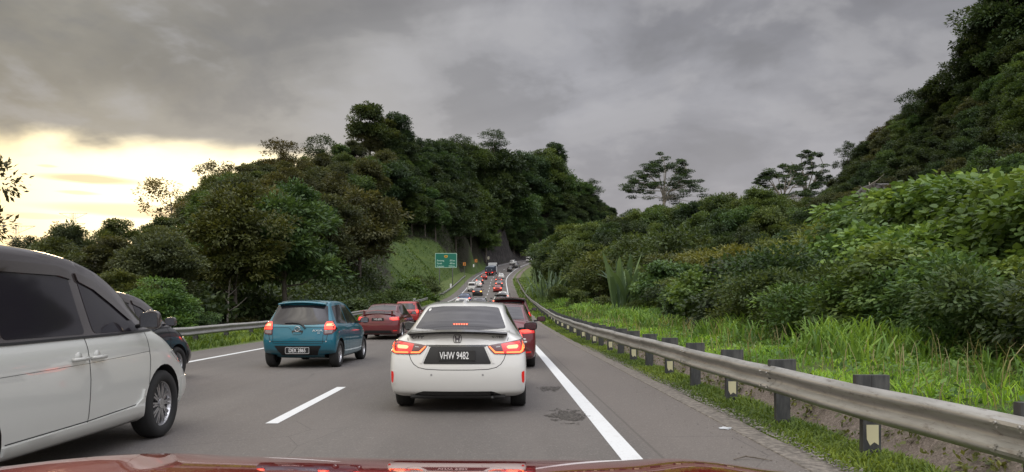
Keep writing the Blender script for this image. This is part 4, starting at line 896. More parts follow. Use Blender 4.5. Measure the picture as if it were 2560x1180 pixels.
def text_obj(txt, size, mat, name, parent, loc, rot=(R(90), 0, 0), ext=.002, sx=1.0, align='CENTER', spacing=1.0, bold=0.0):
    cu = bpy.data.curves.new(name, 'FONT'); cu.body = txt; cu.size = size; cu.align_x = align; cu.align_y = 'CENTER'; cu.extrude = ext; cu.resolution_u = 4; cu.space_character = spacing; cu.offset = bold
    ob = bpy.data.objects.new('t', cu); COL.objects.link(ob); bpy.context.view_layer.update(); me = bpy.data.meshes.new_from_object(ob.evaluated_get(bpy.context.evaluated_depsgraph_get()))
    bpy.data.objects.remove(ob); o_ = link(name, me, None, parent); me.materials.clear(); me.materials.append(mat); o_.location = loc; o_.rotation_euler = rot; o_.scale = (sx, 1, 1); return o_
mir = lambda P: [(-x, y) for x, y in P][::-1]
def on_road(e, X, Y, yaw=0, dz=0):
    e.location = (X, Y, z_road_y(min(Y, 340))+dz); e.rotation_euler = (math.atan(slope_y(Y)), 0, R(yaw))
# ---- body types -------------------------------------------------------------
# station: y, underside, belt, top, plan width factor, roof half width
SEDAN = dict(W=.893, L=4.55, yr=[.14,.05,.0,.0,.03,.06,.08,.10,.13], yf=[.2,.06,0,0,.05,.1,.15,.2,.25], bow=.12, bowf=.35, crown=.035,
    st=[(0,.20,.90,1.045,.985,.63),(.16,.19,.93,1.065,1.0,.64),(.42,.19,.955,1.075,1.0,.615),(.72,.20,.965,1.13,1.0,.60),(1.25,.18,.965,1.375,1.0,.555),(1.75,.18,.955,1.435,1.0,.56),(2.4,.18,.94,1.45,1.0,.575),(2.95,.18,.93,1.40,1.0,.58),(3.55,.18,.92,1.05,1.0,.64),(3.9,.2,.85,.95,.99,.66),(4.3,.22,.74,.84,.96,.64),(4.55,.28,.62,.70,.86,.56)],
    zr=[.215,.27,.45,.64,.80,.89,.95,1.0,1.035], wheels=[(.93,.315),(3.53,.315)])
HATCH = dict(W=.833, L=3.76, yr=[.14,.05,.0,.0,.035,.06,.13,.33,.40], yf=[.2,.06,0,0,.05,.1,.15,.2,.25], bow=.13, bowf=.3, crown=.03, dec=[1, .92, .5, .15]+[0]*20,
    st=[(0,.30,.95,1.47,.965,.53),(.14,.24,.95,1.48,.99,.55),(.45,.20,.95,1.50,1.0,.57),(.9,.18,.945,1.51,1.0,.58),(1.4,.18,.935,1.51,1.0,.59),(1.95,.18,.925,1.475,1.0,.59),(2.4,.18,.915,1.32,1.0,.60),(2.95,.2,.90,1.0,1.0,.66),(3.3,.2,.83,.93,.98,.64),(3.6,.22,.74,.83,.95,.6),(3.76,.28,.62,.68,.85,.52)],
    zr=[.33,.40,.54,.68,.84,.96,1.02,1.36,1.45], wheels=[(.62,.30),(3.10,.30)])
SUVB = dict(W=.91, L=4.5, yr=[.14,.05,.0,.0,.035,.06,.12,.30,.36], yf=[.2,.06,0,0,.05,.1,.15,.2,.25], bow=.13, bowf=.3, crown=.035, dec=[1, .92, .5, .15]+[0]*20,
    st=[(0,.36,1.08,1.62,.965,.58),(.14,.30,1.08,1.64,.99,.60),(.5,.26,1.08,1.68,1.0,.62),(1.2,.25,1.07,1.70,1.0,.63),(2.0,.25,1.05,1.69,1.0,.64),(2.6,.25,1.04,1.62,1.0,.64),(3.2,.25,1.03,1.20,1.0,.68),(3.6,.26,1.0,1.10,1.0,.70),(4.2,.28,.9,1.0,.97,.66),(4.5,.34,.72,.8,.87,.6)],
    zr=[.42,.48,.64,.80,.98,1.10,1.16,1.52,1.59], wheels=[(.82,.36),(3.5,.36)])
VANB = dict(W=.85, L=4.4, yr=[.1,.03,.0,.0,.01,.02,.05,.12,.16], yf=[.1,.03,0,0,.05,.1,.15,.2,.25], bow=.06, bowf=.2, crown=.04, dec=[1, .92, .5, .15]+[0]*20,
    st=[(0,.34,1.1,1.90,.97,.66),(.14,.28,1.1,1.92,.99,.68),(.6,.25,1.1,1.95,1.0,.70),(1.6,.25,1.1,1.96,1.0,.70),(2.6,.25,1.1,1.95,1.0,.70),(3.3,.25,1.08,1.85,1.0,.69),(3.9,.25,1.03,1.35,1.0,.7),(4.3,.3,.85,1.0,.96,.68),(4.4,.35,.7,.8,.9,.6)],
    zr=[.40,.46,.62,.80,1.0,1.12,1.2,1.78,1.87], wheels=[(.8,.31),(3.55,.31)])
def shell(sp, sub, pm, name, label, cat, group=None):
    e = empty(name); tag(e, label, cat, group)
    me = body_mesh(sp, sub, pm, sp['wheels'], None); b = link('body', me, None, e)
    bvh = BVHTree.FromPolygons([v.co.copy() for v in me.vertices], [tuple(p.vertices) for p in me.polygons]); return e, b, bvh
def add_wheels(e, sp, spokes=5, w=.19, inset=.10):
    for (wy, r_) in sp['wheels']:
        for sx in (-1, 1): wheel_obj(e, sx*(sp['W']-inset), wy, r_, w, spokes, sx)
def side_windows(e, bvh, polys, step=.07, mat=None):
    for P_ in polys:
        for ax in ('right', 'left'): patch(bvh, P_, ax, mat or GLASS, 'side_window', e, .003, step, .006, .03)
# ------------------------------------------------------------------ 1. the white saloon straight ahead
def build_city():
    e, b, bv = shell(SEDAN, 3, P_WHITE, 'saloon_car', 'white saloon directly ahead with lit brake lights and black boot lip spoiler', 'car')
    for a, c in ((.93, 1), (3.53, 1)): pass
    add_wheels(e, SEDAN, 5, .21, .108)
    # black surround and glass of the rear screen
    g = patch(bv, [(-.62, 1.085), (-.505, 1.365), (-.30, 1.385), (.30, 1.385), (.505, 1.365), (.62, 1.085), (.3, 1.075), (-.3, 1.075)], 'rear', GLASS, 'rear_window', e, .003, .05, .006, .03)
    side_windows(e, bv, [[(1.16, .985), (1.32, 1.28), (1.80, 1.375), (2.05, 1.39), (2.05, .985)], [(2.10, .985), (2.10, 1.39), (2.55, 1.37), (3.30, 1.03), (3.30, .975)]])
    for ax in ('right', 'left'): patch(bv, [(2.045, .985), (2.045, 1.39), (2.105, 1.39), (2.105, .985)], ax, BLK, 'door_pillar', e, .002, .06, .004)
    patch(bv, [(-.56, 3.50), (-.50, 2.92), (.50, 2.92), (.56, 3.50)], 'top', GLASS, 'windscreen', e, .003, .08, .006, .03)
    # boot lid gap, bumper gap, fuel flap, doors
    mb = MB()
    boot = [(-.665, 1.055), (-.655, .97), (-.645, .935)]; ribbon(bv, boot, 'rear', .007, GAP, '', None, mb=e); ribbon(bv, [(-x, z) for x, z in boot], 'rear', .007, GAP, '', None, mb=e)
    low = [(-.625, .775), (-.60, .70), (-.56, .64), (-.50, .600), (-.40, .578), (-.2, .570), (.2, .570), (.40, .578), (.50, .600), (.56, .64), (.60, .70), (.625, .775)]; ribbon(bv, low, 'rear', .008, GAP, '', None, mb=e)
    for ax in ('right', 'left'):
        for l in ([(1.38, .98), (1.30, .80), (1.36, .5), (1.42, .27)], [(2.08, .98), (2.08, .27)], [(3.2, .97), (3.18, .27)], [(.55, .86), (.50, .62)]): ribbon(bv, l, ax, .007, GAP, '', None, mb=e)
    # lamps
    for s_ in (1, -1):
        P_ = [(.845, .955), (.60, .915), (.42, .885), (.385, .872), (.40, .845), (.475, .772), (.62, .765), (.80, .768), (.875, .80), (.885, .93)]; P_ = P_ if s_ > 0 else mir(P_)
        l = patch(bv, P_, 'rear', LENSD, 'tail_lamp', e, .010, .03, .03, .012)
        m_ = lambda Q: Q if s_ > 0 else mir(Q)
        bt = BVHTree.FromPolygons([v.co.copy() for v in l.data.vertices], [tuple(p.vertices) for p in l.data.polygons])
        patch(bt, m_([(.855, .945), (.62, .912), (.56, .90), (.60, .778), (.80, .775), (.865, .80), (.875, .92)]), 'rear', LENS, 'lamp_lens', l, .002, .03, .001)
        patch(bt, m_([(.775, .890), (.66, .882), (.635, .868), (.64, .848), (.66, .838), (.765, .843), (.78, .855), (.785, .875)]), 'rear', HOT, 'brake_light', l, .004, .02, .003)
        patch(bt, m_([(.862, .925), (.845, .925), (.825, .822), (.805, .803), (.635, .801), (.635, .784), (.815, .785), (.842, .805), (.866, .86)]), 'rear', BAR, 'light_bar', l, .005, .02, .004)
        patch(bt, m_([(.405, .868), (.418, .872), (.492, .803), (.60, .800), (.60, .783), (.485, .785)]), 'rear', BAR, 'light_bar', l, .005, .02, .004)
        patch(bt, m_([(.55, .872), (.50, .866), (.495, .857), (.55, .862)]), 'rear', CLEAR, 'reverse_lamp', l, .003, .02, .002)
        r_ = m_([(.862, .550), (.832, .540), (.826, .50), (.834, .405), (.852, .39), (.864, .42)]); patch(bv, r_, 'rear', REFL, 'reflector', e, .006, .03, .012, .006)
        tail = m_([(.93, .31), (.70, .285), (.66, .30), (.70, .318), (.86, .345), (.93, .35)])
        o_ = patch(bv, m_([(.845, .56), (.80, .548), (.79, .50), (.802, .385), (.845, .37)]), 'rear', P_WHITE, 'reflector_bezel', e, .003, .04, .012, .01)
    # number plate panel
    patch(bv, [(-.345, .862), (-.435, .657), (-.425, .645), (.425, .645), (.435, .657), (.345, .862)], 'rear', BLK, 'plate_panel', e, .006, .05, .01, .012)
    patch(bv, [(-.40, .888), (.40, .888), (.40, .866), (-.40, .866)], 'rear', GLOSSBLK, 'boot_handle_trim', e, .008, .04, .015)
    for s_ in (1, -1):
        Q = [(.395, .872), (.365, .872), (.452, .655), (.478, .655)]; patch(bv, Q if s_ > 0 else mir(Q), 'rear', P_WHITE, 'plate_surround', e, .010, .04, .012)
    pl = MB().box(-.235, .235, -.006, .006, -.068, .068).build('number_plate', BLK, e, False, .003); yp = proj(bv, 'rear', 0, .755)[0].y; pl.location = (0, yp-.012, .755); pl.rotation_euler = (R(-6), 0, 0)
    text_obj('VHW 9482', .132, WHT, 'plate_letters', pl, (-.035, -.008, -.005), sx=.62, spacing=.98, bold=.0012)
    # badges
    def badge(txt, x_, z_, size, sx=1.0, m=DGREY):
        p, nr = proj(bv, 'rear', x_, z_); tilt = math.atan2(nr.z, -nr.y); text_obj(txt, size, m, 'badge', e, (p.x, p.y-.004, p.z), (R(90)-tilt, 0, math.atan2(nr.x, -nr.y)), .003, sx)
    badge('CITY', -.525, .982, .055, 1.45); badge('V-TEC', .52, .985, .036, 1.6)
    p, nr = proj(bv, 'rear', 0, .965); hb = MB(); y0 = 0
    for s_ in (-1, 1):
        hb.add([(s_*.040, 0, .046), (s_*.022, 0, .050), (s_*.012, 0, -.045), (s_*.030, 0, -.050), (s_*.040, -.01, .046), (s_*.022, -.01, .050), (s_*.012, -.01, -.045), (s_*.030, -.01, -.050)], [(0,1,2,3),(4,7,6,5),(0,4,5,1),(1,5,6,2),(2,6,7,3),(3,7,4,0)])
    hb.box(-.022, .022, -.01, 0, -.014, .010)
    ring = [(-.058,.045),(-.066,0),(-.052,-.052),(-.03,-.062),(.03,-.062),(.052,-.052),(.066,0),(.058,.045),(.045,.062),(-.045,.062)]
    hb.tube([(a, -.005, c) for a, c in ring]+[(ring[0][0], -.005, ring[0][1])], .005, 6)
    h_ = hb.build('emblem', DGREY, e, False); h_.location = (0, p.y-.002, p.z); h_.rotation_euler = (-math.atan2(nr.z, -nr.y), 0, 0); h_.scale = (.82, .82, .82)
    # spoiler: black lip across the boot
    sv = []; sf = []; N_ = 24
    for i in range(N_+1):
        u = -1+2*i/N_; x_ = u*.645; zz = 1.088-.040*abs(u)**2.2; y_ = .0+.10*u*u; hh = .052*(1-.35*abs(u)**3)
        sv += [(x_, y_, zz), (x_, y_-.012, zz-hh*.5), (x_, y_, zz-hh), (x_, y_+.16, zz-hh-.01), (x_, y_+.16, zz-.012)]
    for i in range(N_): sf += [(i*5+j, i*5+(j+1) % 5, (i+1)*5+(j+1) % 5, (i+1)*5+j) for j in range(5)]
    sf += [tuple(range(5)), tuple(N_*5+j for j in range(5))[::-1]]
    MB().add(sv, sf).build('boot_spoiler', GLOSSBLK, e, False)
    # high brake light row behind the glass foot
    p, nr = proj(bv, 'rear', 0, 1.135); hb = MB().box(-.105, .105, -.004, .03, -.022, .022).build('high_brake_light', bmat('lamp_housing', (.05, .005, .005), .3, emit=(1, .03, .02), es=.45), e, False); hb.location = (0, p.y-.006, p.z); hb.rotation_euler = (R(-25), 0, 0)
    led = MB()
    for i in range(6): led.box(-.094+i*.034, -.076+i*.034, -.007, -.003, -.011, .011)
    led.build('led', HOT, hb, False)
    # shark fin
    fb = MB(); fb.add([(-.045,-.02,0),(.045,-.02,0),(.03,.20,0),(-.03,.20,0),(-.006,.0,.062),(.006,.0,.062),(.003,.03,.070),(-.003,.03,.070)], [(0,1,5,4),(1,2,6,5),(2,3,7,6),(3,0,4,7),(4,5,6,7)])
    fz = proj(bv, 'top', 0, 1.62)[0].z; f_ = fb.build('shark_fin_antenna', P_SILV, e, True, 0); f_.location = (0, 1.55, fz-.012)
    # lower diffuser, exhaust, sensors
    D = [(-.55, .30), (-.60, .28), (-.42, .375), (-.34, .385), (.34, .385), (.42, .375), (.60, .28), (.55, .26), (.3, .255), (-.3, .255)]
    patch(bv, [(-.60, .222), (-.50, .275), (-.44, .292), (.44, .292), (.50, .275), (.60, .222)], 'rear', GLOSSBLK, 'diffuser', e, .008, .05, .03)
    MB().box(-.62, .62, .16, .5, .185, .235).build('under_tray', BLK, e, False, .02)
    for s_ in (-1, 1):
        for x_ in (.50, .22):
            if x_ == .50:
                p, nr = proj(bv, 'rear', s_*.33, .505); ob = MB(); ob.tube([(0, -.002, 0), (0, .01, 0)], .014, 14); q_ = ob.build('parking_sensor', P_SILV, e, False); q_.location = p
    ex = MB(); ex.tube([(.45, .06, .205), (.45, .3, .21)],   .022, 12); ex.build('exhaust', BLK, e, True)
    for s_ in (1, -1): mirror_obj(e, s_*.80, 2.98, 1.055, s_, GLOSSBLK, .22, .15, .09)
    for s_ in (1, -1):
        for yy in (1.45, 2.35):
            p, nr = proj(bv, 'right' if s_ > 0 else 'left', yy, .86); hd = MB(); hd.tube([(0, -.09, 0), (s_*.03, -.07, 0), (s_*.035, .07, 0), (0, .09, 0)], .012, 8); q_ = hd.build('door_handle', P_WHITE, e, True); q_.location = p
    return e
city = build_city(); on_road(city, -.705, 9.72, -.3)
# ------------------------------------------------------------------ generic saloon / hatch / suv with all main parts
def build_car(sp, kind, pm, label, sub=2, lamps='on', name=None, group='queue of cars climbing the hill ahead', spoiler=None, plate=None, amber=False, step=.10, glass=None, cat='car', spokes=5, detail=True, lampmat=None, antenna=False, roofrack=False):
    glass = glass or GLASS
    e, b, bv = shell(sp, sub, pm, name or {'sedan': 'saloon_car', 'hatch': 'hatchback_car', 'suv': 'suv_car', 'van': 'van'}[kind], label, cat, group)
    Wd = sp['W']; add_wheels(e, sp, spokes, .2, .115); L = sp['L']; lm = lampmat or (HOT if sub < 3 and not detail and lamps == 'on' else None) or (LAMP if lamps == 'on' else LENSD)
    if kind == 'sedan':
        patch(bv, [(-.60, 1.085), (-.50, 1.40), (.50, 1.40), (.60, 1.085)], 'rear', glass, 'rear_window', e, .003, step, .006)
        sw = [[(1.16, .985), (1.32, 1.28), (1.80, 1.375), (2.05, 1.39), (2.05, .985)], [(2.10, .985), (2.10, 1.39), (2.55, 1.37), (3.30, 1.03), (3.30, .975)]]
        lp = [(Wd*.93, .93), (.50, .90), (.44, .885), (.47, .80), (.60, .77), (Wd*.97, .79)]; pz = .82; ld = [(-.60, .265), (-.5, .38), (.5, .38), (.60, .265)]; ws = [(-.56, 3.50), (-.50, 2.95), (.50, 2.95), (.56, 3.50)]; mz = 1.05; my = 2.98
    elif kind == 'hatch':
        patch(bv, [(-.60, 1.02), (-.53, 1.39), (.53, 1.39), (.60, 1.02)], 'rear', glass, 'rear_window', e, .003, step, .006)
        sw = [[(.50, 1.0), (.62, 1.38), (1.30, 1.42), (1.36, .97)], [(1.42, .97), (1.37, 1.42), (1.85, 1.39), (2.72, 1.0), (2.72, .95)]]
        lp = [(Wd*.93, 1.05), (.62, 1.02), (.60, .80), (.68, .78), (Wd*.97, .80)]; pz = .50 if plate == 'low' else .80; ld = [(-.62, .29), (-.52, .43), (.52, .43), (.62, .29)]; ws = [(-.54, 2.75), (-.5, 2.1), (.5, 2.1), (.54, 2.75)]; mz = 1.03; my = 2.45
    elif kind == 'suv':
        patch(bv, [(-.66, 1.17), (-.58, 1.53), (.58, 1.53), (.66, 1.17)], 'rear', glass, 'rear_window', e, .003, step, .006)
        sw = [[(.55, 1.13), (.70, 1.54), (1.85, 1.60), (1.85, 1.11)], [(1.92, 1.11), (1.92, 1.60), (2.55, 1.54), (3.05, 1.12)]]
        lp = [(Wd*.93, 1.12), (.66, 1.10), (.52, 1.0), (.55, .93), (Wd*.97, .93)]; pz = .88; ld = [(-.72, .36), (-.62, .52), (.62, .52), (.72, .36)]; ws = [(-.6, 3.2), (-.55, 2.75), (.55, 2.75), (.6, 3.2)]; mz = 1.2; my = 2.9
    else:
        patch(bv, [(-.66, 1.22), (-.62, 1.72), (.62, 1.72), (.66, 1.22)], 'rear', glass, 'rear_window', e, .003, step, .006)
        sw = [[(.45, 1.18), (.5, 1.75), (1.7, 1.78), (1.7, 1.18)], [(1.8, 1.18), (1.8, 1.78), (2.8, 1.76), (2.8, 1.16)], [(2.9, 1.16), (2.9, 1.75), (3.25, 1.66), (3.6, 1.14)]]
        lp = [(Wd*.95, 1.08), (.68, 1.08), (.68, .78), (Wd*.97, .78)]; pz = .62; ld = [(-.72, .35), (-.7, .46), (.7, .46), (.72, .35)]; ws = [(-.62, 3.95), (-.6, 3.45), (.6, 3.45), (.62, 3.95)]; mz = 1.25; my = 3.5
    side_windows(e, bv, sw, step, glass)
    patch(bv, ws, 'top', glass, 'windscreen', e, .003, .12, .006)
    for s_ in (1, -1):
        m2 = AMBER if (amber and s_ > 0) else lm
        l = patch(bv, lp if s_ > 0 else mir(lp), 'rear', LENS if lamps == 'on' else LENSD, 'tail_lamp', e, .01, step*.6, .03)
        cx = sum(p[0] for p in lp)/len(lp)+.04; cz = sum(p[1] for p in lp)/len(lp); Q = [(cx+(p[0]-cx)*.62, cz+(p[1]-cz)*.62) for p in lp]
        if lamps == 'on': patch(bv, Q if s_ > 0 else mir(Q), 'rear', m2, 'brake_light', l, .014, step*.6, .003)
        mirror_obj(e, s_*(Wd-.06), my, mz, s_, BLK, .22, .15, .08)
        if detail:
            rz = ld[1][1]+.02; patch(bv, [(s_*.60, rz-.05), (s_*.60, rz-.015), (s_*.76, rz-.005), (s_*.76, rz-.04)], 'rear', REFL, 'reflector', e, .006, .08, .006)
    patch(bv, ld, 'rear', BLK, 'lower_bumper', e, .006, step, .02)
    yp = proj(bv, 'rear', 0, pz)[0].y; pl = MB().box(-.24, .24, -.006, .006, -.06, .06).build('number_plate', PLATE if plate != 'white' else WHT, e, False); pl.location = (0, yp-.012, pz)
    if plate not in (None, 'white', 'low'): text_obj(plate, .11, WHT, 'plate_letters', pl, (0, -.008, 0), sx=.74)
    if detail:
        mb = MB()
        if kind == 'sedan':
            for s_ in (1, -1): ribbon(bv, [(s_*.66, 1.04), (s_*.64, .93)], 'rear', .01, GAP, '', None, mb=e)
            ribbon(bv, [(-.60, .76), (-.52, .64), (.52, .64), (.60, .76)], 'rear', .01, GAP, '', None, mb=e)
        else: ribbon(bv, [(-.66, .78), (-.62, .60), (.62, .60), (.66, .78)], 'rear', .01, GAP, '', None, mb=e)
        for ax in ('right', 'left'):
            for yy in ((1.4, 2.08, 3.18) if kind == 'sedan' else (1.1, 1.40, 2.55)): ribbon(bv, [(yy, .9), (yy, .28)], ax, .008, GAP, '', None, mb=e)
    if spoiler == 'wing':
        sv = []; sf = []; N_ = 20
        for i in range(N_+1):
            u = -1+2*i/N_; x_ = u*.74; zz = 1.165+.016*math.cos(u*6.2)-.05*max(0, abs(u)-.8)*4; sv += [(x_, -.02+.08*u*u, zz-.01), (x_, .02+.08*u*u, zz+.022), (x_, .20+.08*u*u, zz+.015), (x_, .2+.08*u*u, zz-.022)]
        for i in range(N_): sf += [(i*4+j, i*4+(j+1) % 4, (i+1)*4+(j+1) % 4, (i+1)*4+j) for j in range(4)]
        sf += [(0,1,2,3), tuple(N_*4+j for j in (3,2,1,0))]
        mb = MB().add(sv, sf); 
        for s_ in (-1, 1): mb.box(s_*.56-.03, s_*.56+.03, .08, .18, 1.0, 1.16)
        mb.build('rear_wing', pm, e, False)
    if spoiler == 'roof':
        zt = sp['st'][0][3]; sv = []; sf = []; N_ = 14
        for i in range(N_+1):
            u = -1+2*i/N_; x_ = u*sp['st'][1][5]*1.12; zz = zt+.03-.05*u*u; sv += [(x_, .16+.08*u*u, zz-.03), (x_, .16+.08*u*u, zz-.005), (x_, .55, zz+.03), (x_, .55, zz-.03)]
        for i in range(N_): sf += [(i*4+j, i*4+(j+1) % 4, (i+1)*4+(j+1) % 4, (i+1)*4+j) for j in range(4)]
        sf += [(0,1,2,3), tuple(N_*4+j for j in (3,2,1,0))]
        MB().add(sv, sf).build('roof_spoiler', GLOSSBLK if roofrack != 'paint' else pm, e, False)
    if antenna:
        zt = proj(bv, 'top', 0, 1.5)[0].z; mb = MB(); mb.tube([(0, 1.5, zt-.01), (0, 1.38, zt+.14)], [.008, .004], 6); mb.build('antenna', BLK, e, False)
    return e, bv
# ------------------------------------------------------------------ 2. teal hatchback
def build_teal():
    e, bv = build_car(HATCH, 'hatch', P_TEAL, 'teal blue hatchback with wiper and round emblem in the left lane', 3, name='hatchback_car', group=None, plate='low', step=.05, spokes=7, spoiler=None)
    for o_ in list(e.children):
        if o_.name.split('.')[0] in ('number_plate', 'lower_bumper', 'reflector', 'rear_window', 'tail_lamp'):
            for c in list(o_.children): bpy.data.objects.remove(c)
            bpy.data.objects.remove(o_)
    patch(bv, [(-.655, .985), (-.56, 1.385), (-.3, 1.40), (.3, 1.40), (.56, 1.385), (.655, .985), (.3, .965), (-.3, .965)], 'rear', GLASS, 'rear_window', e, .004, .04, .006, .03)
    for s_ in (1, -1):
        m_ = lambda Q: Q if s_ > 0 else mir(Q)
        l = patch(bv, m_([(.76, 1.055), (.60, 1.045), (.575, .99), (.565, .76), (.60, .745), (.745, .765), (.80, .83), (.80, .98)]), 'rear', LENSD, 'tail_lamp', e, .014, .03, .04, .015)
        bt = BVHTree.FromPolygons([v.co.copy() for v in l.data.vertices], [tuple(p.vertices) for p in l.data.polygons])
        patch(bt, m_([(.765, 1.04), (.61, 1.03), (.59, .99), (.58, .87), (.79, .87), (.79, .98)]), 'rear', LAMP, 'brake_light', l, .002, .03, .001)
        patch(bt, m_([(.75, 1.0), (.62, .99), (.615, .945), (.76, .945)]), 'rear', HOT, 'brake_light', l, .004, .03, .001)
        patch(bt, m_([(.76, .85), (.59, .85), (.59, .775), (.74, .785)]), 'rear', bmat('reverse_lens', (.22, .17, .17), .2, coat=1), 'reverse_lamp', l, .003, .03, .001)
        p, nr = proj(bv, 'rear', s_*.62, .60); q = MB(); q.tube([(0, -.003, 0), (0, .012, 0)], .016, 12); q_ = q.build('reflector', CLEAR, e, False); q_.location = p
    patch(bv, [(-.52, .505), (-.42, .34), (-.40, .285), (.40, .285), (.42, .34), (.52, .505)], 'rear', BLK, 'lower_bumper', e, .006, .05, .02, .02)
    patch(bv, [(-.80, .335), (-.44, .30), (-.44, .285), (-.78, .275)], 'rear', P_TEAL, 'bumper_lip', e, .02, .05, .03); patch(bv, [(.80, .335), (.44, .30), (.44, .285), (.78, .275)][::-1], 'rear', P_TEAL, 'bumper_lip', e, .02, .05, .03)
    p = proj(bv, 'rear', 0, .40)[0]; pl = MB().box(-.27, .27, -.006, .006, -.075, .075).build('number_plate', PLATE, e, False, .003); pl.location = (0, p.y-.03, .40)
    fr = MB(); r_ = [(-.262, -.067), (.262, -.067), (.262, .067), (-.262, .067)]; fr.tube([(a, -.008, c) for a, c in rounded(r_, .02)]+[(rounded(r_, .02)[0][0], -.008, rounded(r_, .02)[0][1])], .0035, 5); fr.build('plate_frame', WHT, pl, False)
    text_obj('DEX 2865', .115, WHT, 'plate_letters', pl, (0, -.008, 0), sx=.78, bold=.001)
    # wiper, emblem, handle recess, badge, crease lines
    w = MB(); pts = [(-.30, 1.005), (-.12, 1.015), (.02, 1.00), (.12, .955), (.17, .90)]; w.tube([tuple(proj(bv, 'rear', a, c)[0]+Vector((0, -.025, 0))) for a, c in pts], [.010, .012, .016, .02, .02], 6); w.build('rear_wiper', BLK, e, False)
    p, nr = proj(bv, 'rear', 0, .875); em = MB(); em.tube([(.062*math.cos(a*math.pi/12), 0, .052*math.sin(a*math.pi/12)) for a in range(25)], .0065, 6)
    em.add([(-.045,-.003,-.02),(-.01,-.003,-.035),(.03,-.003,.0),(.045,-.003,.03),(.01,-.003,.02),(-.02,-.003,.0)], [(0,1,2,3,4,5)])
    q_ = em.build('emblem', CHROME, e, True); q_.location = p+Vector((0, -.012, 0))
    patch(bv, [(-.13, .845), (.13, .845), (.115, .775), (-.115, .775)], 'rear', GLOSSBLK, 'handle_recess', e, .003, .04, .004, .02)
    patch(bv, [(-.10, .80), (.10, .80), (.09, .765), (-.09, .765)], 'rear', P_TEAL, 'tailgate_handle', e, .016, .04, .012, .012)
    mb = MB(); ribbon(bv, [(-.56, .75), (-.55, .56), (.55, .56), (.56, .75)], 'rear', .009, GAP, '', None, mb=e); ribbon(bv, [(-.56, .905), (-.2, .905), (-.14, .855)], 'rear', .007, GAP, '', None, mb=e); ribbon(bv, [(.56, .905), (.2, .905), (.14, .855)], 'rear', .007, GAP, '', None, mb=e)
    def badge(txt, x_, z_, size, sx=1.0, m=WHT):
        p, nr = proj(bv, 'rear', x_, z_); text_obj(txt, size, m, 'badge', e, (p.x, p.y-.024, p.z), (R(90), 0, R(4)), .002, sx)
    badge('AXIA', .44, .84, .065, 1.5); badge('AV', .47, .785, .04, 1.3)
    # roof lip spoiler shading the glass, antenna, handles
    sv = []; sf = []; N_ = 16
    for i in range(N_+1):
        u = -1+2*i/N_; x_ = u*.535; zz = 1.485-.045*u*u; y_ = .27+.10*u*u; sv += [(x_, y_, zz-.035), (x_, y_, zz-.01), (x_, .60, zz+.025), (x_, .60, zz-.03)]
    for i in range(N_): sf += [(i*4+j, i*4+(j+1) % 4, (i+1)*4+(j+1) % 4, (i+1)*4+j) for j in range(4)]
    sf += [(0,1,2,3), tuple(N_*4+j for j in (3,2,1,0))]
    MB().add(sv, sf).build('roof_spoiler', P_TEAL, e, True); a_ = MB(); a_.tube([(0, .9, 1.52), (0, .82, 1.60)], [.007, .003], 5); a_.build('antenna', BLK, e, False)
    for s_ in (1, -1):
        for yy in (.85, 1.72):
            p, nr = proj(bv, 'right' if s_ > 0 else 'left', yy, .84); hd = MB(); hd.tube([(0, -.08, 0), (s_*.03, -.06, 0), (s_*.035, .06, 0), (0, .08, 0)], .011, 8); q_ = hd.build('door_handle', P_TEAL, e, True); q_.location = p
    return e
teal = build_teal(); on_road(teal, -4.73, 16.7, -1.2)
# ------------------------------------------------------------------ 3. white people carrier alongside on the left
MPV = dict(W=.92, L=4.85, yr=[.12,.04,.0,.0,.02,.04,.08,.2,.26], yf=[.30,.10,.02,.0,.06,.16,.22,.26,.30], bow=.10, bowf=.17, crown=.05, dec=[1, .9, .5, .15]+[0]*20, crease={1: .6, 5: .75, 8: .25},
    st=[(0,.36,1.06,1.82,.97,.64),(.15,.28,1.07,1.84,.99,.66),(.7,.23,1.08,1.87,1.0,.68),(1.4,.22,1.09,1.88,1.0,.69),(2.0,.22,1.10,1.875,1.0,.70),(2.6,.22,1.11,1.83,1.0,.70),(3.05,.22,1.12,1.72,1.0,.69),(3.4,.22,1.125,1.55,1.0,.70),(3.72,.23,1.12,1.31,1.0,.71),(4.0,.24,1.07,1.16,1.0,.72),(4.4,.24,.93,1.02,.985,.70),(4.7,.25,.78,.86,.95,.66),(4.85,.27,.66,.72,.90,.60)],
    zr=[.42,.48,.66,.84,1.02,1.10,1.18,1.72,1.80], wheels=[(.95,.355),(3.93,.355)])
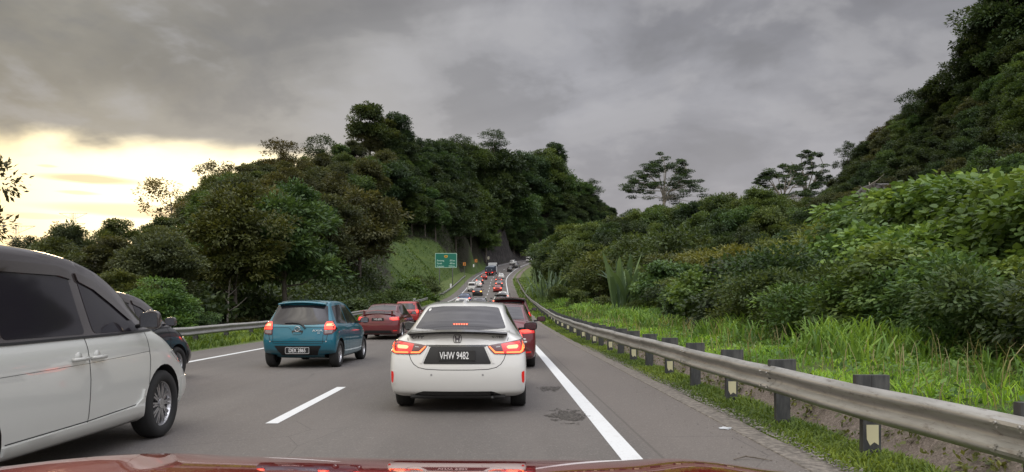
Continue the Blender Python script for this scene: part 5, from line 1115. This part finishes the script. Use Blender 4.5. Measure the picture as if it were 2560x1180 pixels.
def build_mpv():
    e, b, bv = shell(MPV, 3, P_VAN, 'people_carrier', 'large white people carrier alongside on the left with dark windows and visors', 'people carrier')
    M_ROOF = bmat('dark_roof', (.055, .046, .046), .2, coat=1)
    b.data.materials.append(M_ROOF); zs = [p.center for p in b.data.polygons]; mi = [2 if (c_.z > 1.22 and p.material_index == 0) else p.material_index for p, c_ in zip(b.data.polygons, zs)]; b.data.polygons.foreach_set('material_index', mi)
    for (wy, r_) in MPV['wheels']:
        for sx in (-1, 1): wheel_obj(e, sx*(.92-.115), wy, r_, .215, 10, sx)
    for ax in ('right', 'left'):
        # dark upper body: one glossy shell from belt to roof rail, glass and visors proud of it
        up = [(.35, 1.12), (.30, 1.60), (.55, 1.80), (1.2, 1.855), (2.0, 1.85), (2.6, 1.80), (3.0, 1.70), (3.38, 1.50), (3.68, 1.29), (3.86, 1.15), (3.0, 1.125), (1.5, 1.105)]
        patch(bv, up, ax, M_ROOF, 'window_surround', e, .003, .05, .004)
        for P_ in ([(.45, 1.15), (.42, 1.60), (.62, 1.70), (1.32, 1.72), (1.36, 1.14)], [(1.44, 1.14), (1.42, 1.72), (2.25, 1.715), (2.44, 1.68), (2.52, 1.145)], [(2.66, 1.145), (2.58, 1.66), (2.85, 1.60), (3.15, 1.47), (3.40, 1.28), (3.52, 1.15)]):
            patch(bv, P_, ax, GLASS, 'side_window', e, .007, .05, .006, .05)
        V_ = patch(bv, [(1.40, 1.745), (2.28, 1.735), (2.46, 1.70), (2.50, 1.62), (2.30, 1.65), (1.40, 1.655)], ax, bmat('visor', (.035, .026, .022), .15, coat=1), 'window_visor', e, .022, .05, .012, .02)
        V_ = patch(bv, [(2.56, 1.69), (2.85, 1.62), (3.2, 1.45), (3.45, 1.26), (3.36, 1.25), (3.10, 1.40), (2.82, 1.54), (2.58, 1.61)], ax, MATS['visor'], 'window_visor', e, .022, .05, .012, .02)
        patch(bv, [(.40, 1.128), (1.5, 1.118), (3.0, 1.135), (3.80, 1.155), (3.80, 1.135), (3.0, 1.115), (1.5, 1.098), (.40, 1.108)], ax, BLK, 'belt_moulding', e, .010, .08, .006)
        mb = MB()
        for l in ([(2.49, 1.11), (2.51, .75), (2.49, .42), (2.47, .36)], [(3.58, 1.12), (3.62, .85), (3.58, .55), (3.50, .45), (3.38, .42)], [(1.28, 1.10), (1.28, .36)], [(3.38, .42), (2.5, .385), (1.3, .37)], [(.1, .86), (1.2, .87), (2.5, .89), (3.6, .93)]): ribbon(bv, l, ax, .009 if l[0][1] > .87 or l[0][1] < .5 else .003, GAP, '', None, mb=e)
        sgn = 1 if ax == 'right' else -1
        # side skirt, arch lip, handles
        patch(bv, [(1.36, .355), (2.5, .375), (3.30, .405), (3.44, .47), (3.47, .56), (3.49, .38), (3.50, .20), (2.5, .195), (1.36, .195)], ax, P_VAN, 'side_skirt', e, .018, .06, .018)
        patch(bv, [(4.36, .60), (4.40, .40), (4.42, .20), (4.72, .17), (4.66, .30), (4.62, .60)], ax, P_VAN, 'front_skirt', e, .014, .05, .02)
        for yy in (2.34, 2.63):
            p, nr = proj(bv, ax, yy, .935); hd = MB(); hd.tube([(0, -.10, 0), (sgn*.032, -.08, .002), (sgn*.036, .08, .002), (0, .10, 0)], .017, 10); q_ = hd.build('door_handle', P_VAN, e, True); q_.location = p
            cup = MB(); cup.tube([(-.003*sgn, 0, 0), (.0015*sgn, 0, 0)], .055, 20); c_ = cup.build('handle_cup', P_VAN, e, True); c_.location = p+Vector((0, 0, .01))
        patch(bv, [(4.60, .80), (4.30, .92), (4.10, .90), (4.30, .78), (4.58, .70)], ax, CLEAR, 'headlight', e, .004, .05, .004, .02)
    patch(bv, [(-.62, 3.92), (-.60, 3.25), (.60, 3.25), (.62, 3.92)], 'top', GLASS, 'windscreen', e, .004, .08, .006)
    m = mirror_obj(e, .88, 3.36, 1.255, 1, M_ROOF, .205, .19, .05); mirror_obj(e, -.88, 3.36, 1.255, -1, M_ROOF, .205, .19, .05)
    return e
mpv = build_mpv(); on_road(mpv, -4.62, 4.17, 0)
mpv2 = empty('people_carrier'); tag(mpv2, 'black people carrier almost hidden behind the white one', 'people carrier')
for c in mpv.children:
    n_ = c.copy(); COL.objects.link(n_); n_.parent = mpv2
    for g_ in c.children: k_ = g_.copy(); COL.objects.link(k_); k_.parent = n_
    for hold in (n_,):
        if any(s_.material == P_VAN for s_ in hold.material_slots):
            for s_ in hold.material_slots:
                if s_.material == P_VAN: s_.link = 'OBJECT'; s_.material = P_BLACK
on_road(mpv2, -7.2, 10.25, -1); mpv2.scale = (1, 1, .88)
# ------------------------------------------------------------------ 4. the rest of the queue
def place(o_, px, Y, yaw=0): on_road(o_, (px-1280)/F*Y, Y, yaw); return o_
SED_S = dict(SEDAN, W=.86)
DARKRED = build_car(SED_S, 'sedan', P_DRED, 'dark red saloon with tall rear wing in the left lane', 3, plate='VVB 8370', spoiler='wing', step=.06, group=None, antenna=True); place(DARKRED[0], 944, 30.3, -1.5)
place(build_car(HATCH, 'hatch', P_RED, 'bright red hatchback in the left lane in front of the winged dark red saloon', 2, group=None)[0], 1012, 46, -1)
place(build_car(SED_S, 'sedan', P_DRED, 'dark red saloon just ahead of the white saloon, showing its right side', 3, group=None, step=.06)[0], 1240, 16.5, -2)
place(build_car(SUVB, 'suv', P_DRED, 'dark red tall car with black roof spoiler, ahead of the dark red saloon', 2, group=None, spoiler='roof', antenna=True)[0], 1274, 31, -1)
Q = [('hatch', P_BLUE, 1262, 56, 0, 'on', 'blue hatchback seen over the roof edge of the white saloon', {}),
 ('suv', P_SILV, 1252, 80, 1, 'on', 'silver tall car right behind the white saloon far up the right lane', {'spoiler': 'roof'}),
 ('sedan', P_WHITE, 1257, 112, 1, 'on', 'white car ahead of the silver tall car beside the solid right line', {}),
 ('sedan', P_WHITE, 1153, 70, 0, 'off', 'white-roofed car just visible above the white saloon, in the left lane', {}),
 ('sedan', P_GREY, 1197, 74, 0, 'on', 'grey car below the black car with the amber blinker, nearly hidden', {'antenna': True}),
 ('sedan', P_BLUE, 1160, 98, 0, 'on', 'blue saloon with a rear wing and white plate near the left edge of the road', {'spoiler': 'wing', 'plate': 'white'}),
 ('sedan', P_BLACK, 1193, 136, 0, 'on', 'black saloon with an amber indicator lit', {'amber': True}),
 ('van', P_WHITE, 1179, 152, 0, 'off', 'small white van on the left shoulder beside the black saloon', {}),
 ('sedan', P_WHITE, 1194.5, 170, 0, 'on', 'white saloon ahead of the small white van in the left lane', {}),
 ('suv', P_BLACK, 1199, 184, 0, 'on', 'black tall car in the left lane behind the dump truck', {}),
 ('hatch', P_RED, 1210, 204, 0, 'on', 'small red car squeezed between the black tall car and the dump truck', {}),
 ('sedan', P_RED, 1244, 150, 1, 'on', 'red saloon in the right lane beside the row of lane dashes', {}),
 ('sedan', P_GREY, 1247.5, 172, 1, 'on', 'grey saloon directly ahead of the red saloon in the right lane', {}),
 ('hatch', P_DRED, 1247, 190, 1, 'on', 'dark red hatchback ahead of the grey saloon in the right lane', {}),
 ('sedan', P_WHITE, 1252.5, 208, 0, 'off', 'pale saloon at the top of the straight in the right lane', {}),
 ('hatch', P_BLACK, 1273.5, 241, -8, 'off', 'small black car entering the bend at the inner line', {}),
 ('suv', P_GREY, 1287, 256, -16, 'off', 'dark grey car in the bend, right of the small black car', {}),
 ('suv', P_WHITE, 1279, 272, -18, 'off', 'white tall car in the outer lane of the bend', {}),
 ('van', P_WHITE, 1319, 286, -30, 'off', 'white van far up in the bend', {}),
 ('hatch', P_WHITE, 1326, 299, -32, 'off', 'white car just beyond the white van in the bend', {}),
 ('hatch', P_RED, 1341, 305, -45, 'off', 'farthest red car half hidden by leaves at the end of the bend', {})]
SPS = {'hatch': HATCH, 'sedan': SEDAN, 'suv': SUVB, 'van': VANB}
for (k_, pm, px, Y, yaw, lm, lab, kw) in Q:
    place(build_car(SPS[k_], k_, pm, lab, 1 if Y > 120 else 2, lm, detail=False, step=.16, **kw)[0], px, Y, yaw)
# dump truck
def build_truck():
    e = empty('dump_truck'); tag(e, 'dump truck with a blue-grey covered box and white cab at the start of the bend', 'truck'); G = bmat('truck_box_blue', (.045, .06, .09), .5); TR = bmat('truck_red', (.30, .02, .02), .5); CB = bmat('truck_cab_white', (.62, .63, .64), .4); TP = bmat('truck_tarp', (.14, .165, .20), .7)
    mb = MB(); mb.add([(-1.15,0,1.15),(1.15,0,1.15),(1.2,0,2.5),(-1.2,0,2.5),(-1.15,6.2,1.15),(1.15,6.2,1.15),(1.2,6.2,2.5),(-1.2,6.2,2.5)], [(0,1,2,3),(4,7,6,5),(0,3,7,4),(1,5,6,2),(0,4,5,1)])
    for y_ in np.arange(.3, 6.2, .75): mb.box(1.17, 1.25, y_, y_+.1, 1.15, 2.45); mb.box(-1.25, -1.17, y_, y_+.1, 1.15, 2.45)
    for x_ in (-.8, 0, .8): mb.box(x_-.05, x_+.05, -.06, -.002, 1.15, 2.45)
    mb.build('dump_box', G, e, False)
    MB().add([(-1.22,-.02,2.5),(1.22,-.02,2.5),(1.22,6.2,2.62),(-1.22,6.2,2.62),(0,-.02,2.66),(0,6.2,2.78)], [(0,1,4),(1,2,5,4),(2,3,5),(3,0,4,5)]).build('tarpaulin', TP, e, False)
    MB().box(-1.15, 1.15, -.05, 6.2, .85, 1.12).build('chassis', TR, e, False, .02)
    c = MB().box(-1.2, 1.2, 6.6, 8.4, .75, 3.45).build('cab', CB, e, False, .12); MB().box(-.95, .95, 6.57, 6.61, 2.75, 3.2).build('cab_window', GLASS, c, False); MB().box(-1.2, 1.2, 6.25, 6.45, 1.2, 3.5).build('headboard', CB, e, False, .03)
    for s_ in (-1, 1):
        MB().box(s_*1.203-.01, s_*1.203+.01, 7.0, 7.9, 2.3, 3.1).build('cab_window', GLASS, c, False)
        MB().box(s_*.95-.14, s_*.95+.14, -.10, -.05, .88, 1.06).build('tail_lamp', LAMP, e, False)
        MB().box(s_*1.35-.1, s_*1.35+.1, 8.1, 8.2, 2.3, 2.9).build('side_mirror', BLK, e, False)
        for y_ in (1.2, 2.6, 7.4): wheel_obj(e, s_*1.0, y_, .5, .35, 5, s_)
        MB().box(s_*.95-.3, s_*.95+.3, .2, .24, .25, .85).build('mud_flap', BLK, e, False)
    for x_ in (-.75, .75): MB().box(x_-.1, x_+.1, -.075, -.06, 1.6, 1.85).build('reflector', CLEAR, e, False)
    return e
tr = build_truck(); on_road(tr, (1223-1280)/F*222, 222, -7)
# ------------------------------------------------------------------ guardrails
def _rail(t, b):
    g = geo(t); n = t.noise(scaled(t, g, 1, .5, 6), 2.2, 5, .65); n2 = t.noise(scaled(t, g, 3, 1, 3), 6, 4, .7); c = t.mix(t.ss(n, .3, .7), (.26, .255, .24), (.40, .395, .38)); c = t.mix(t.ss(n2, .52, .75, 0, .7), c, (.13, .105, .085)); t.put(b.inputs['Base Color'], c); b.inputs['Metallic'].default_value = .35; b.inputs['Roughness'].default_value = .48
M_rail = nmat('galvanised_steel', _rail)
def _post(t, b):
    g = t.new('ShaderNodeTexCoord').outputs['Object']; n = t.noise(scaled(t, g, 8, 8, 2), 2, 4, .6); t.put(b.inputs['Base Color'], t.mix(t.ss(n, .35, .7), (.035, .037, .040), (.085, .085, .085))); b.inputs['Roughness'].default_value = .65
M_post = nmat('weathered_post', _post)
WB0 = [(.0, .625), (.028, .600), (.070, .585), (.078, .560), (.066, .535), (.02, .500), (.0, .470), (.02, .440), (.066, .405), (.078, .380), (.070, .355), (.028, .335), (.0, .312)]
WB = [(o_, z_+.04) for o_, z_ in WB0]
def guardrail(dfun, ss, side, label, group, ps, blocks=True, refl=True):
    e = empty('guardrail', tuple(road(ss[0], dfun(ss[0])))); tag(e, label, 'guardrail'); base = np.array(road(ss[0], dfun(ss[0])))
    V = []; n = len(WB)
    for s in ss:
        j = .012*math.sin(s*.9)+.008*math.sin(s*2.3+1); 
        for (o_, z_) in WB: V.append(road(s, dfun(s)-side*(o_)+j*.5, z_+j*.6)-base)
        for (o_, z_) in WB[::-1]: V.append(road(s, dfun(s)-side*(o_-.006)+j*.5, z_+j*.6)-base)
    m = len(ss); k = 2*n; Fq = [(i*k+j, i*k+(j+1) % k, (i+1)*k+(j+1) % k, (i+1)*k+j) for i in range(m-1) for j in range(k)]
    mesh_np('rail_beam', np.array(V), [np.array(Fq)], [M_rail], e, True)
    # templates
    pm = MB(); t0 = .008
    pm.box(-.085, .085, -.004, .004, -.6, .60 if not blocks else .62); pm.box(-.085, -.077, .004, .07, -.6, .60); pm.box(.077, .085, .004, .07, -.6, .60)
    pmesh = pm.build('post', M_post); pme = pmesh.data; bpy.data.objects.remove(pmesh)
    bmx = MB().box(-.15, .165, .0, .075, .41, .745); bmx.box(-.004, .004, -.008, 0, .41, .745)
    bo = bmx.build('spacer_block', M_post); bme = bo.data; bpy.data.objects.remove(bo)
    rg = random.Random(3)
    for s0 in np.arange(5.05, 42, 4.06):
        V = []; ss_ = [s0-.17, s0+.17]
        for s in ss_:
            j = .012*math.sin(s*.9)+.008*math.sin(s*2.3+1)
            for (o_, z_) in WB: V.append(road(s, dfun(s)-side*(o_+.006)+j*.5, z_+j*.6)-base)
        bb = MB().add([tuple(v_) for v_ in V], [(i, i+1, n+i+1, n+i) for i in range(n-1)])
        for zb_ in (.385+.035, .405+.035, .535+.035, .565+.035):
            for sb in (-.11, .11):
                s = s0+sb; oo = float(np.interp(zb_, [q[1] for q in WB][::-1], [q[0] for q in WB][::-1])); p = road(s, dfun(s)-side*(oo+.008), zb_)-base; q_ = road(s, dfun(s)-side*(oo+.022), zb_)-base; bb.tube([tuple(p), tuple(q_)], .012, 6)
        bb.build('rail_joint', M_rail, e, False)
    rb = MB(); pts = [(-.055, .20), (.06, .20), (.062, -.01), (.02, .02), (-.02, -.015), (-.05, .05)]
    rb.add([(x_, -.0065, .10+z_*.9) for x_, z_ in pts]+[(x_, -.0045, .10+z_*.9) for x_, z_ in pts], [(5,4,3,2,1,0)]+[(i, (i+1) % 6, 6+(i+1) % 6, 6+i) for i in range(6)])
    ro = rb.build('reflective_sticker', bmat('pale_yellow_sheet', (.62, .58, .38), .4)); rme = ro.data; bpy.data.objects.remove(ro)
    bt = MB(); bt.box(-.03, .03, -.02, 0, -.022, .022); bto = bt.build('bolt_washer', CHROME); btm = bto.data; btm.materials.clear(); btm.materials.append(bmat('rail_bolt', (.30, .28, .25), .5, metal=.6)); bpy.data.objects.remove(bto)
    for i, s in enumerate(ps):
        p = road(s, dfun(s)+side*.10)-base; tx = road(s+.5, 0)-road(s-.5, 0); a = math.atan2(-tx[0], tx[1])
        o_ = bpy.data.objects.new('post', pme); COL.objects.link(o_); o_.parent = e; o_.location = tuple(p+np.array([side*.055, 0, 0])); o_.rotation_euler = (R(rg.uniform(-1.5, 1.5)), R(rg.uniform(-1.5, 1.5)), a)
        if blocks and s < 60:
            b_ = bpy.data.objects.new('spacer_block', bme); COL.objects.link(b_); b_.parent = o_; b_.location = (0, -.005, 0)
        if refl and i % 2 == 1 and s < 60: r_ = bpy.data.objects.new('reflective_sticker', rme); COL.objects.link(r_); r_.parent = o_
        if s < 40: q = bpy.data.objects.new('bolt', btm); COL.objects.link(q); q.parent = o_; q.location = (-.175*side, .02, .47); q.rotation_euler = (0, 0, R(90 if side > 0 else -90))
dR = lambda s: 2.06+max(0, 8-s)*.075 if s < 26 else float(np.interp(s, [26, 45, 60, 85, 240], [2.06, 2.3, 2.6, 2.95, 2.95]))
dL = lambda s: -11.75
guardrail(dR, np.concatenate([np.arange(1, 60, 1.0), np.arange(60, 204, 2.0)]), 1, 'long steel guardrail on dark posts along the right shoulder', None, [x_-.0 for x_ in np.concatenate([np.arange(5.05, 60, 2.03), np.arange(62, 203, 2.9)])])
guardrail(dL, np.concatenate([np.arange(4, 60, 1.0), np.arange(60, 216, 2.0)]), -1, 'steel guardrail along the left side of the road below the wood', None, list(np.arange(6, 214, 3.0)), blocks=False, refl=False)
# ------------------------------------------------------------------ signs
GRN = bmat('sign_green', (.008, .16, .11), .45); SW = bmat('sign_white', (.42, .62, .52), .5); SY = bmat('sign_yellow', (.62, .38, .05), .5); SPO = bmat('sign_post_grey', (.12, .12, .12), .6); SBR = bmat('shield_brown', (.16, .05, .01), .5)
def big_sign():
    Y = 168.0; X, _, Z = at(1115, 651, Y); s_ = Y/F; Wd, H = 54.5*s_, 36.5*s_
    e = empty('road_sign', (X, Y, gz(X, Y))); tag(e, 'green distance sign with three town names and a yellow route shield on the grass slope', 'road sign'); zc = Z-gz(X, Y); rr = rounded([(-Wd/2, -H/2), (Wd/2, -H/2), (Wd/2, H/2), (-Wd/2, H/2)], .22, 4)
    def plate_(P_, y0, y1, m, nm):
        n = len(P_); return MB().add([(a, y0, zc+c) for a, c in P_]+[(a, y1, zc+c) for a, c in P_], [tuple(range(n)), tuple(range(n, 2*n))[::-1]]+[(i, n+i, n+(i+1) % n, (i+1) % n) for i in range(n)]).build(nm, m, e, False)
    plate_(rr, -.03, .03, SW, 'sign_border'); r2 = [(a*(1-.22/Wd), c*(1-.22/H)) for a, c in rr]; plate_(r2, -.045, -.028, GRN, 'sign_panel')
    sc = [(-.40, .16), (-.36, -.10), (-.1, -.28), (.1, -.28), (.36, -.10), (.40, .16), (.28, .30), (-.28, .30)]; plate_([(a, c+H*.26) for a, c in sc], -.06, -.04, SY, 'route_shield')
    text_obj('E8', .34, SBR, 'shield_text', e, (0, -.068, zc+H*.26), ext=.004, bold=.012)
    for i, (nm, km) in enumerate((('Bentong', '38 km'), ('Karak', '48 km'), ('Kuantan', '220 km'))):
        z_ = zc-.05-i*.62*H/3.2; text_obj(nm, .52, SW, 'sign_text', e, (-Wd*.42, -.05, z_), ext=.004, align='LEFT', bold=.014, sx=.92); text_obj(km, .52, SW, 'sign_text', e, (Wd*.42, -.05, z_), ext=.004, align='RIGHT', bold=.014, sx=.92)
    for x_ in (-Wd*.3, Wd*.3): MB().tube([(x_, .1, -1), (x_, .1, zc+H*.4)], .09, 8).build('sign_post', SPO, e, True)
big_sign()
CH_O = bmat('chevron_orange', (.55, .20, .03), .5)
def chevron(px, py, Y, lab, w=.62, h=.8, col=None, yaw=0):
    X, _, Z = at(px, py, Y); g = gz(X, Y); d_, s_, zr = sd_road([X], [Y]); e = empty('chevron_sign', (X, Y, min(g, Z-.8)), R(yaw)); zc = Z-min(g, Z-.8); tag(e, lab, 'chevron sign', None)
    MB().box(-w/2, w/2, -.02, .02, zc-h/2, zc+h/2).build('sign_panel', col or CH_O, e, False, .005)
    c = MB().add([(-w*.28, -.024, zc+h*.42), (-w*.02, -.024, zc+h*.42), (w*.32, -.024, zc), (-w*.02, -.024, zc-h*.42), (-w*.28, -.024, zc-h*.42), (w*.06, -.024, zc)], [(0,5,2,1), (5,4,3,2)]); c.build('arrow', BLK, e, False)
    MB().tube([(0, .04, -.5), (0, .04, zc+h*.3)], .035, 6).build('sign_post', SPO, e, False)
chevron(1161, 660, 176, 'orange chevron board just right of the green distance sign'); chevron(1190, 652, 196, 'orange chevron board higher on the slope behind the dump truck', )
CW = bmat('chevron_cream', (.55, .52, .40), .5)
chevron(1221, 645, 236, 'pale chevron board left of the truck cab', .55, .9, CW, -10); chevron(1259, 640, 305, 'left one of two pale chevron boards against the rock', .5, 1.1, CW, -15); chevron(1264, 639, 311, 'right one of two pale chevron boards against the rock', .5, 1.1, CW, -15); chevron(1309, 634, 327, 'highest chevron board above the far end of the bend', .6, 1.1, CW, -30)
# marker posts
for (px, py, Y, lab) in [(1036, 748, 100, 'short white kerb marker beside the left guardrail'), (1127, 711, 142, 'small white marker on the mown slope beside the rail'), (1184, 662, 200, 'small pale marker on the upper mown slope')]:
    X, _, Z = at(px, py, Y); g = gz(X, Y); d_, s_, zr = sd_road([X], [Y]); o_ = MB().box(-.16, .16, -.03, .03, -.6, .12).build('marker_post', WHT, None, False); o_.location = (X, Y, Z); tag(o_, lab, 'marker')
# pylon far away on the left
def pylon(px, py, Y, w, lab, seed=0):
    X, _, Z = at(px, py, Y); e = empty('power_pylon', (X, Y, 0)); tag(e, lab, 'pylon'); G_ = bmat('pylon_steel_hazed', (.40, .40, .40), .6); mb = MB(); H = Z  # steel grey lightened, distance haze put into the colour
    for sx in (-1, 1):
        for sy in (-1, 1): mb.tube([(sx*5, sy*5, 0), (sx*1.2, sy*1.2, H*.75), (sx*.9, sy*.9, H)], .10, 4)
    for i in range(14):
        z0, z1 = H*i/14, H*(i+1)/14; r0 = lerp(5, 1, min(1, z0/H/.75)); r1 = lerp(5, 1, min(1, z1/H/.75))
        for sy in (-1, 1): mb.tube([(-r0, sy*r0, z0), (r1, sy*r1, z1)], .06, 3); mb.tube([(r0, sy*r0, z0), (-r1, sy*r1, z1)], .06, 3)
    mb.build('lattice_tower', G_, e, False)
    for lv, ww in ((0, w), (-7, w*.85)):
        a = MB(); a.tube([(-ww/2, 0, H+lv), (ww/2, 0, H+lv)], .16, 4); a.tube([(-ww/2, 0, H+lv), (-1, 0, H+lv-4), (1, 0, H+lv-4), (ww/2, 0, H+lv)], .12, 4)
        for k_ in range(7): x_ = -ww/2+ww*(k_+.5)/7; a.tube([(x_, 0, H+lv), (x_*.85, 0, H+lv-4*(1-abs(x_)*2/ww))], .07, 3)
        a.build('cross_arm', G_, e, False)
    return e
pylon(183, 533, 520, 19.5, 'lattice power pylon arm showing above the trees in the evening sky'); pylon(40, 565, 430, 22, 'second power pylon arm lower down at the far left')
# ------------------------------------------------------------------ own bonnet
def bonnet():
    e = empty('bonnet_car', (-.22, 0, 0)); tag(e, 'glossy cherry red bonnet of the car the photograph is taken from', 'car')
    nx, ny = 72, 48; V = []
    def zz(y_, u): return .999 + .203*(1.95-y_) - .076*(1.95-y_)**2 - .050*abs(u)**6 + .012*(1-u)*.9 + math.exp(-((abs(u)-.60)/.09)**2)*.010 - .004*math.exp(-(u/.35)**2)
    for j in range(ny+1):
        v = j/ny
        for i in range(nx+1):
            u = -1+2*i/nx; y_ = .75+1.45*v*(1-.10*abs(u)**3); V.append((u*1.05, y_, zz(y_+.12*abs(u)**3*v, u)))
    idx = np.arange((nx+1)*(ny+1)).reshape(ny+1, nx+1); Fq = np.stack([idx[:-1, :-1], idx[:-1, 1:], idx[1:, 1:], idx[1:, :-1]], -1).reshape(-1, 4)
    mesh_np('bonnet', np.array(V), [Fq], [P_OWN], e, True)
    top = V[-(nx+1):]; V2 = []
    for j in range(9):
        for i in range(nx+1):
            x_, y_, z_ = top[i]; V2.append((x_, y_+.02*min(j, 3)+.01*j+.002, z_-.003-.07*j))
    idx = np.arange((nx+1)*9).reshape(9, nx+1); Fq = np.stack([idx[:-1, :-1], idx[:-1, 1:], idx[1:, 1:], idx[1:, :-1]], -1).reshape(-1, 4); mesh_np('front_bumper', np.array(V2), [Fq], [P_OWN], e, True)
bonnet()
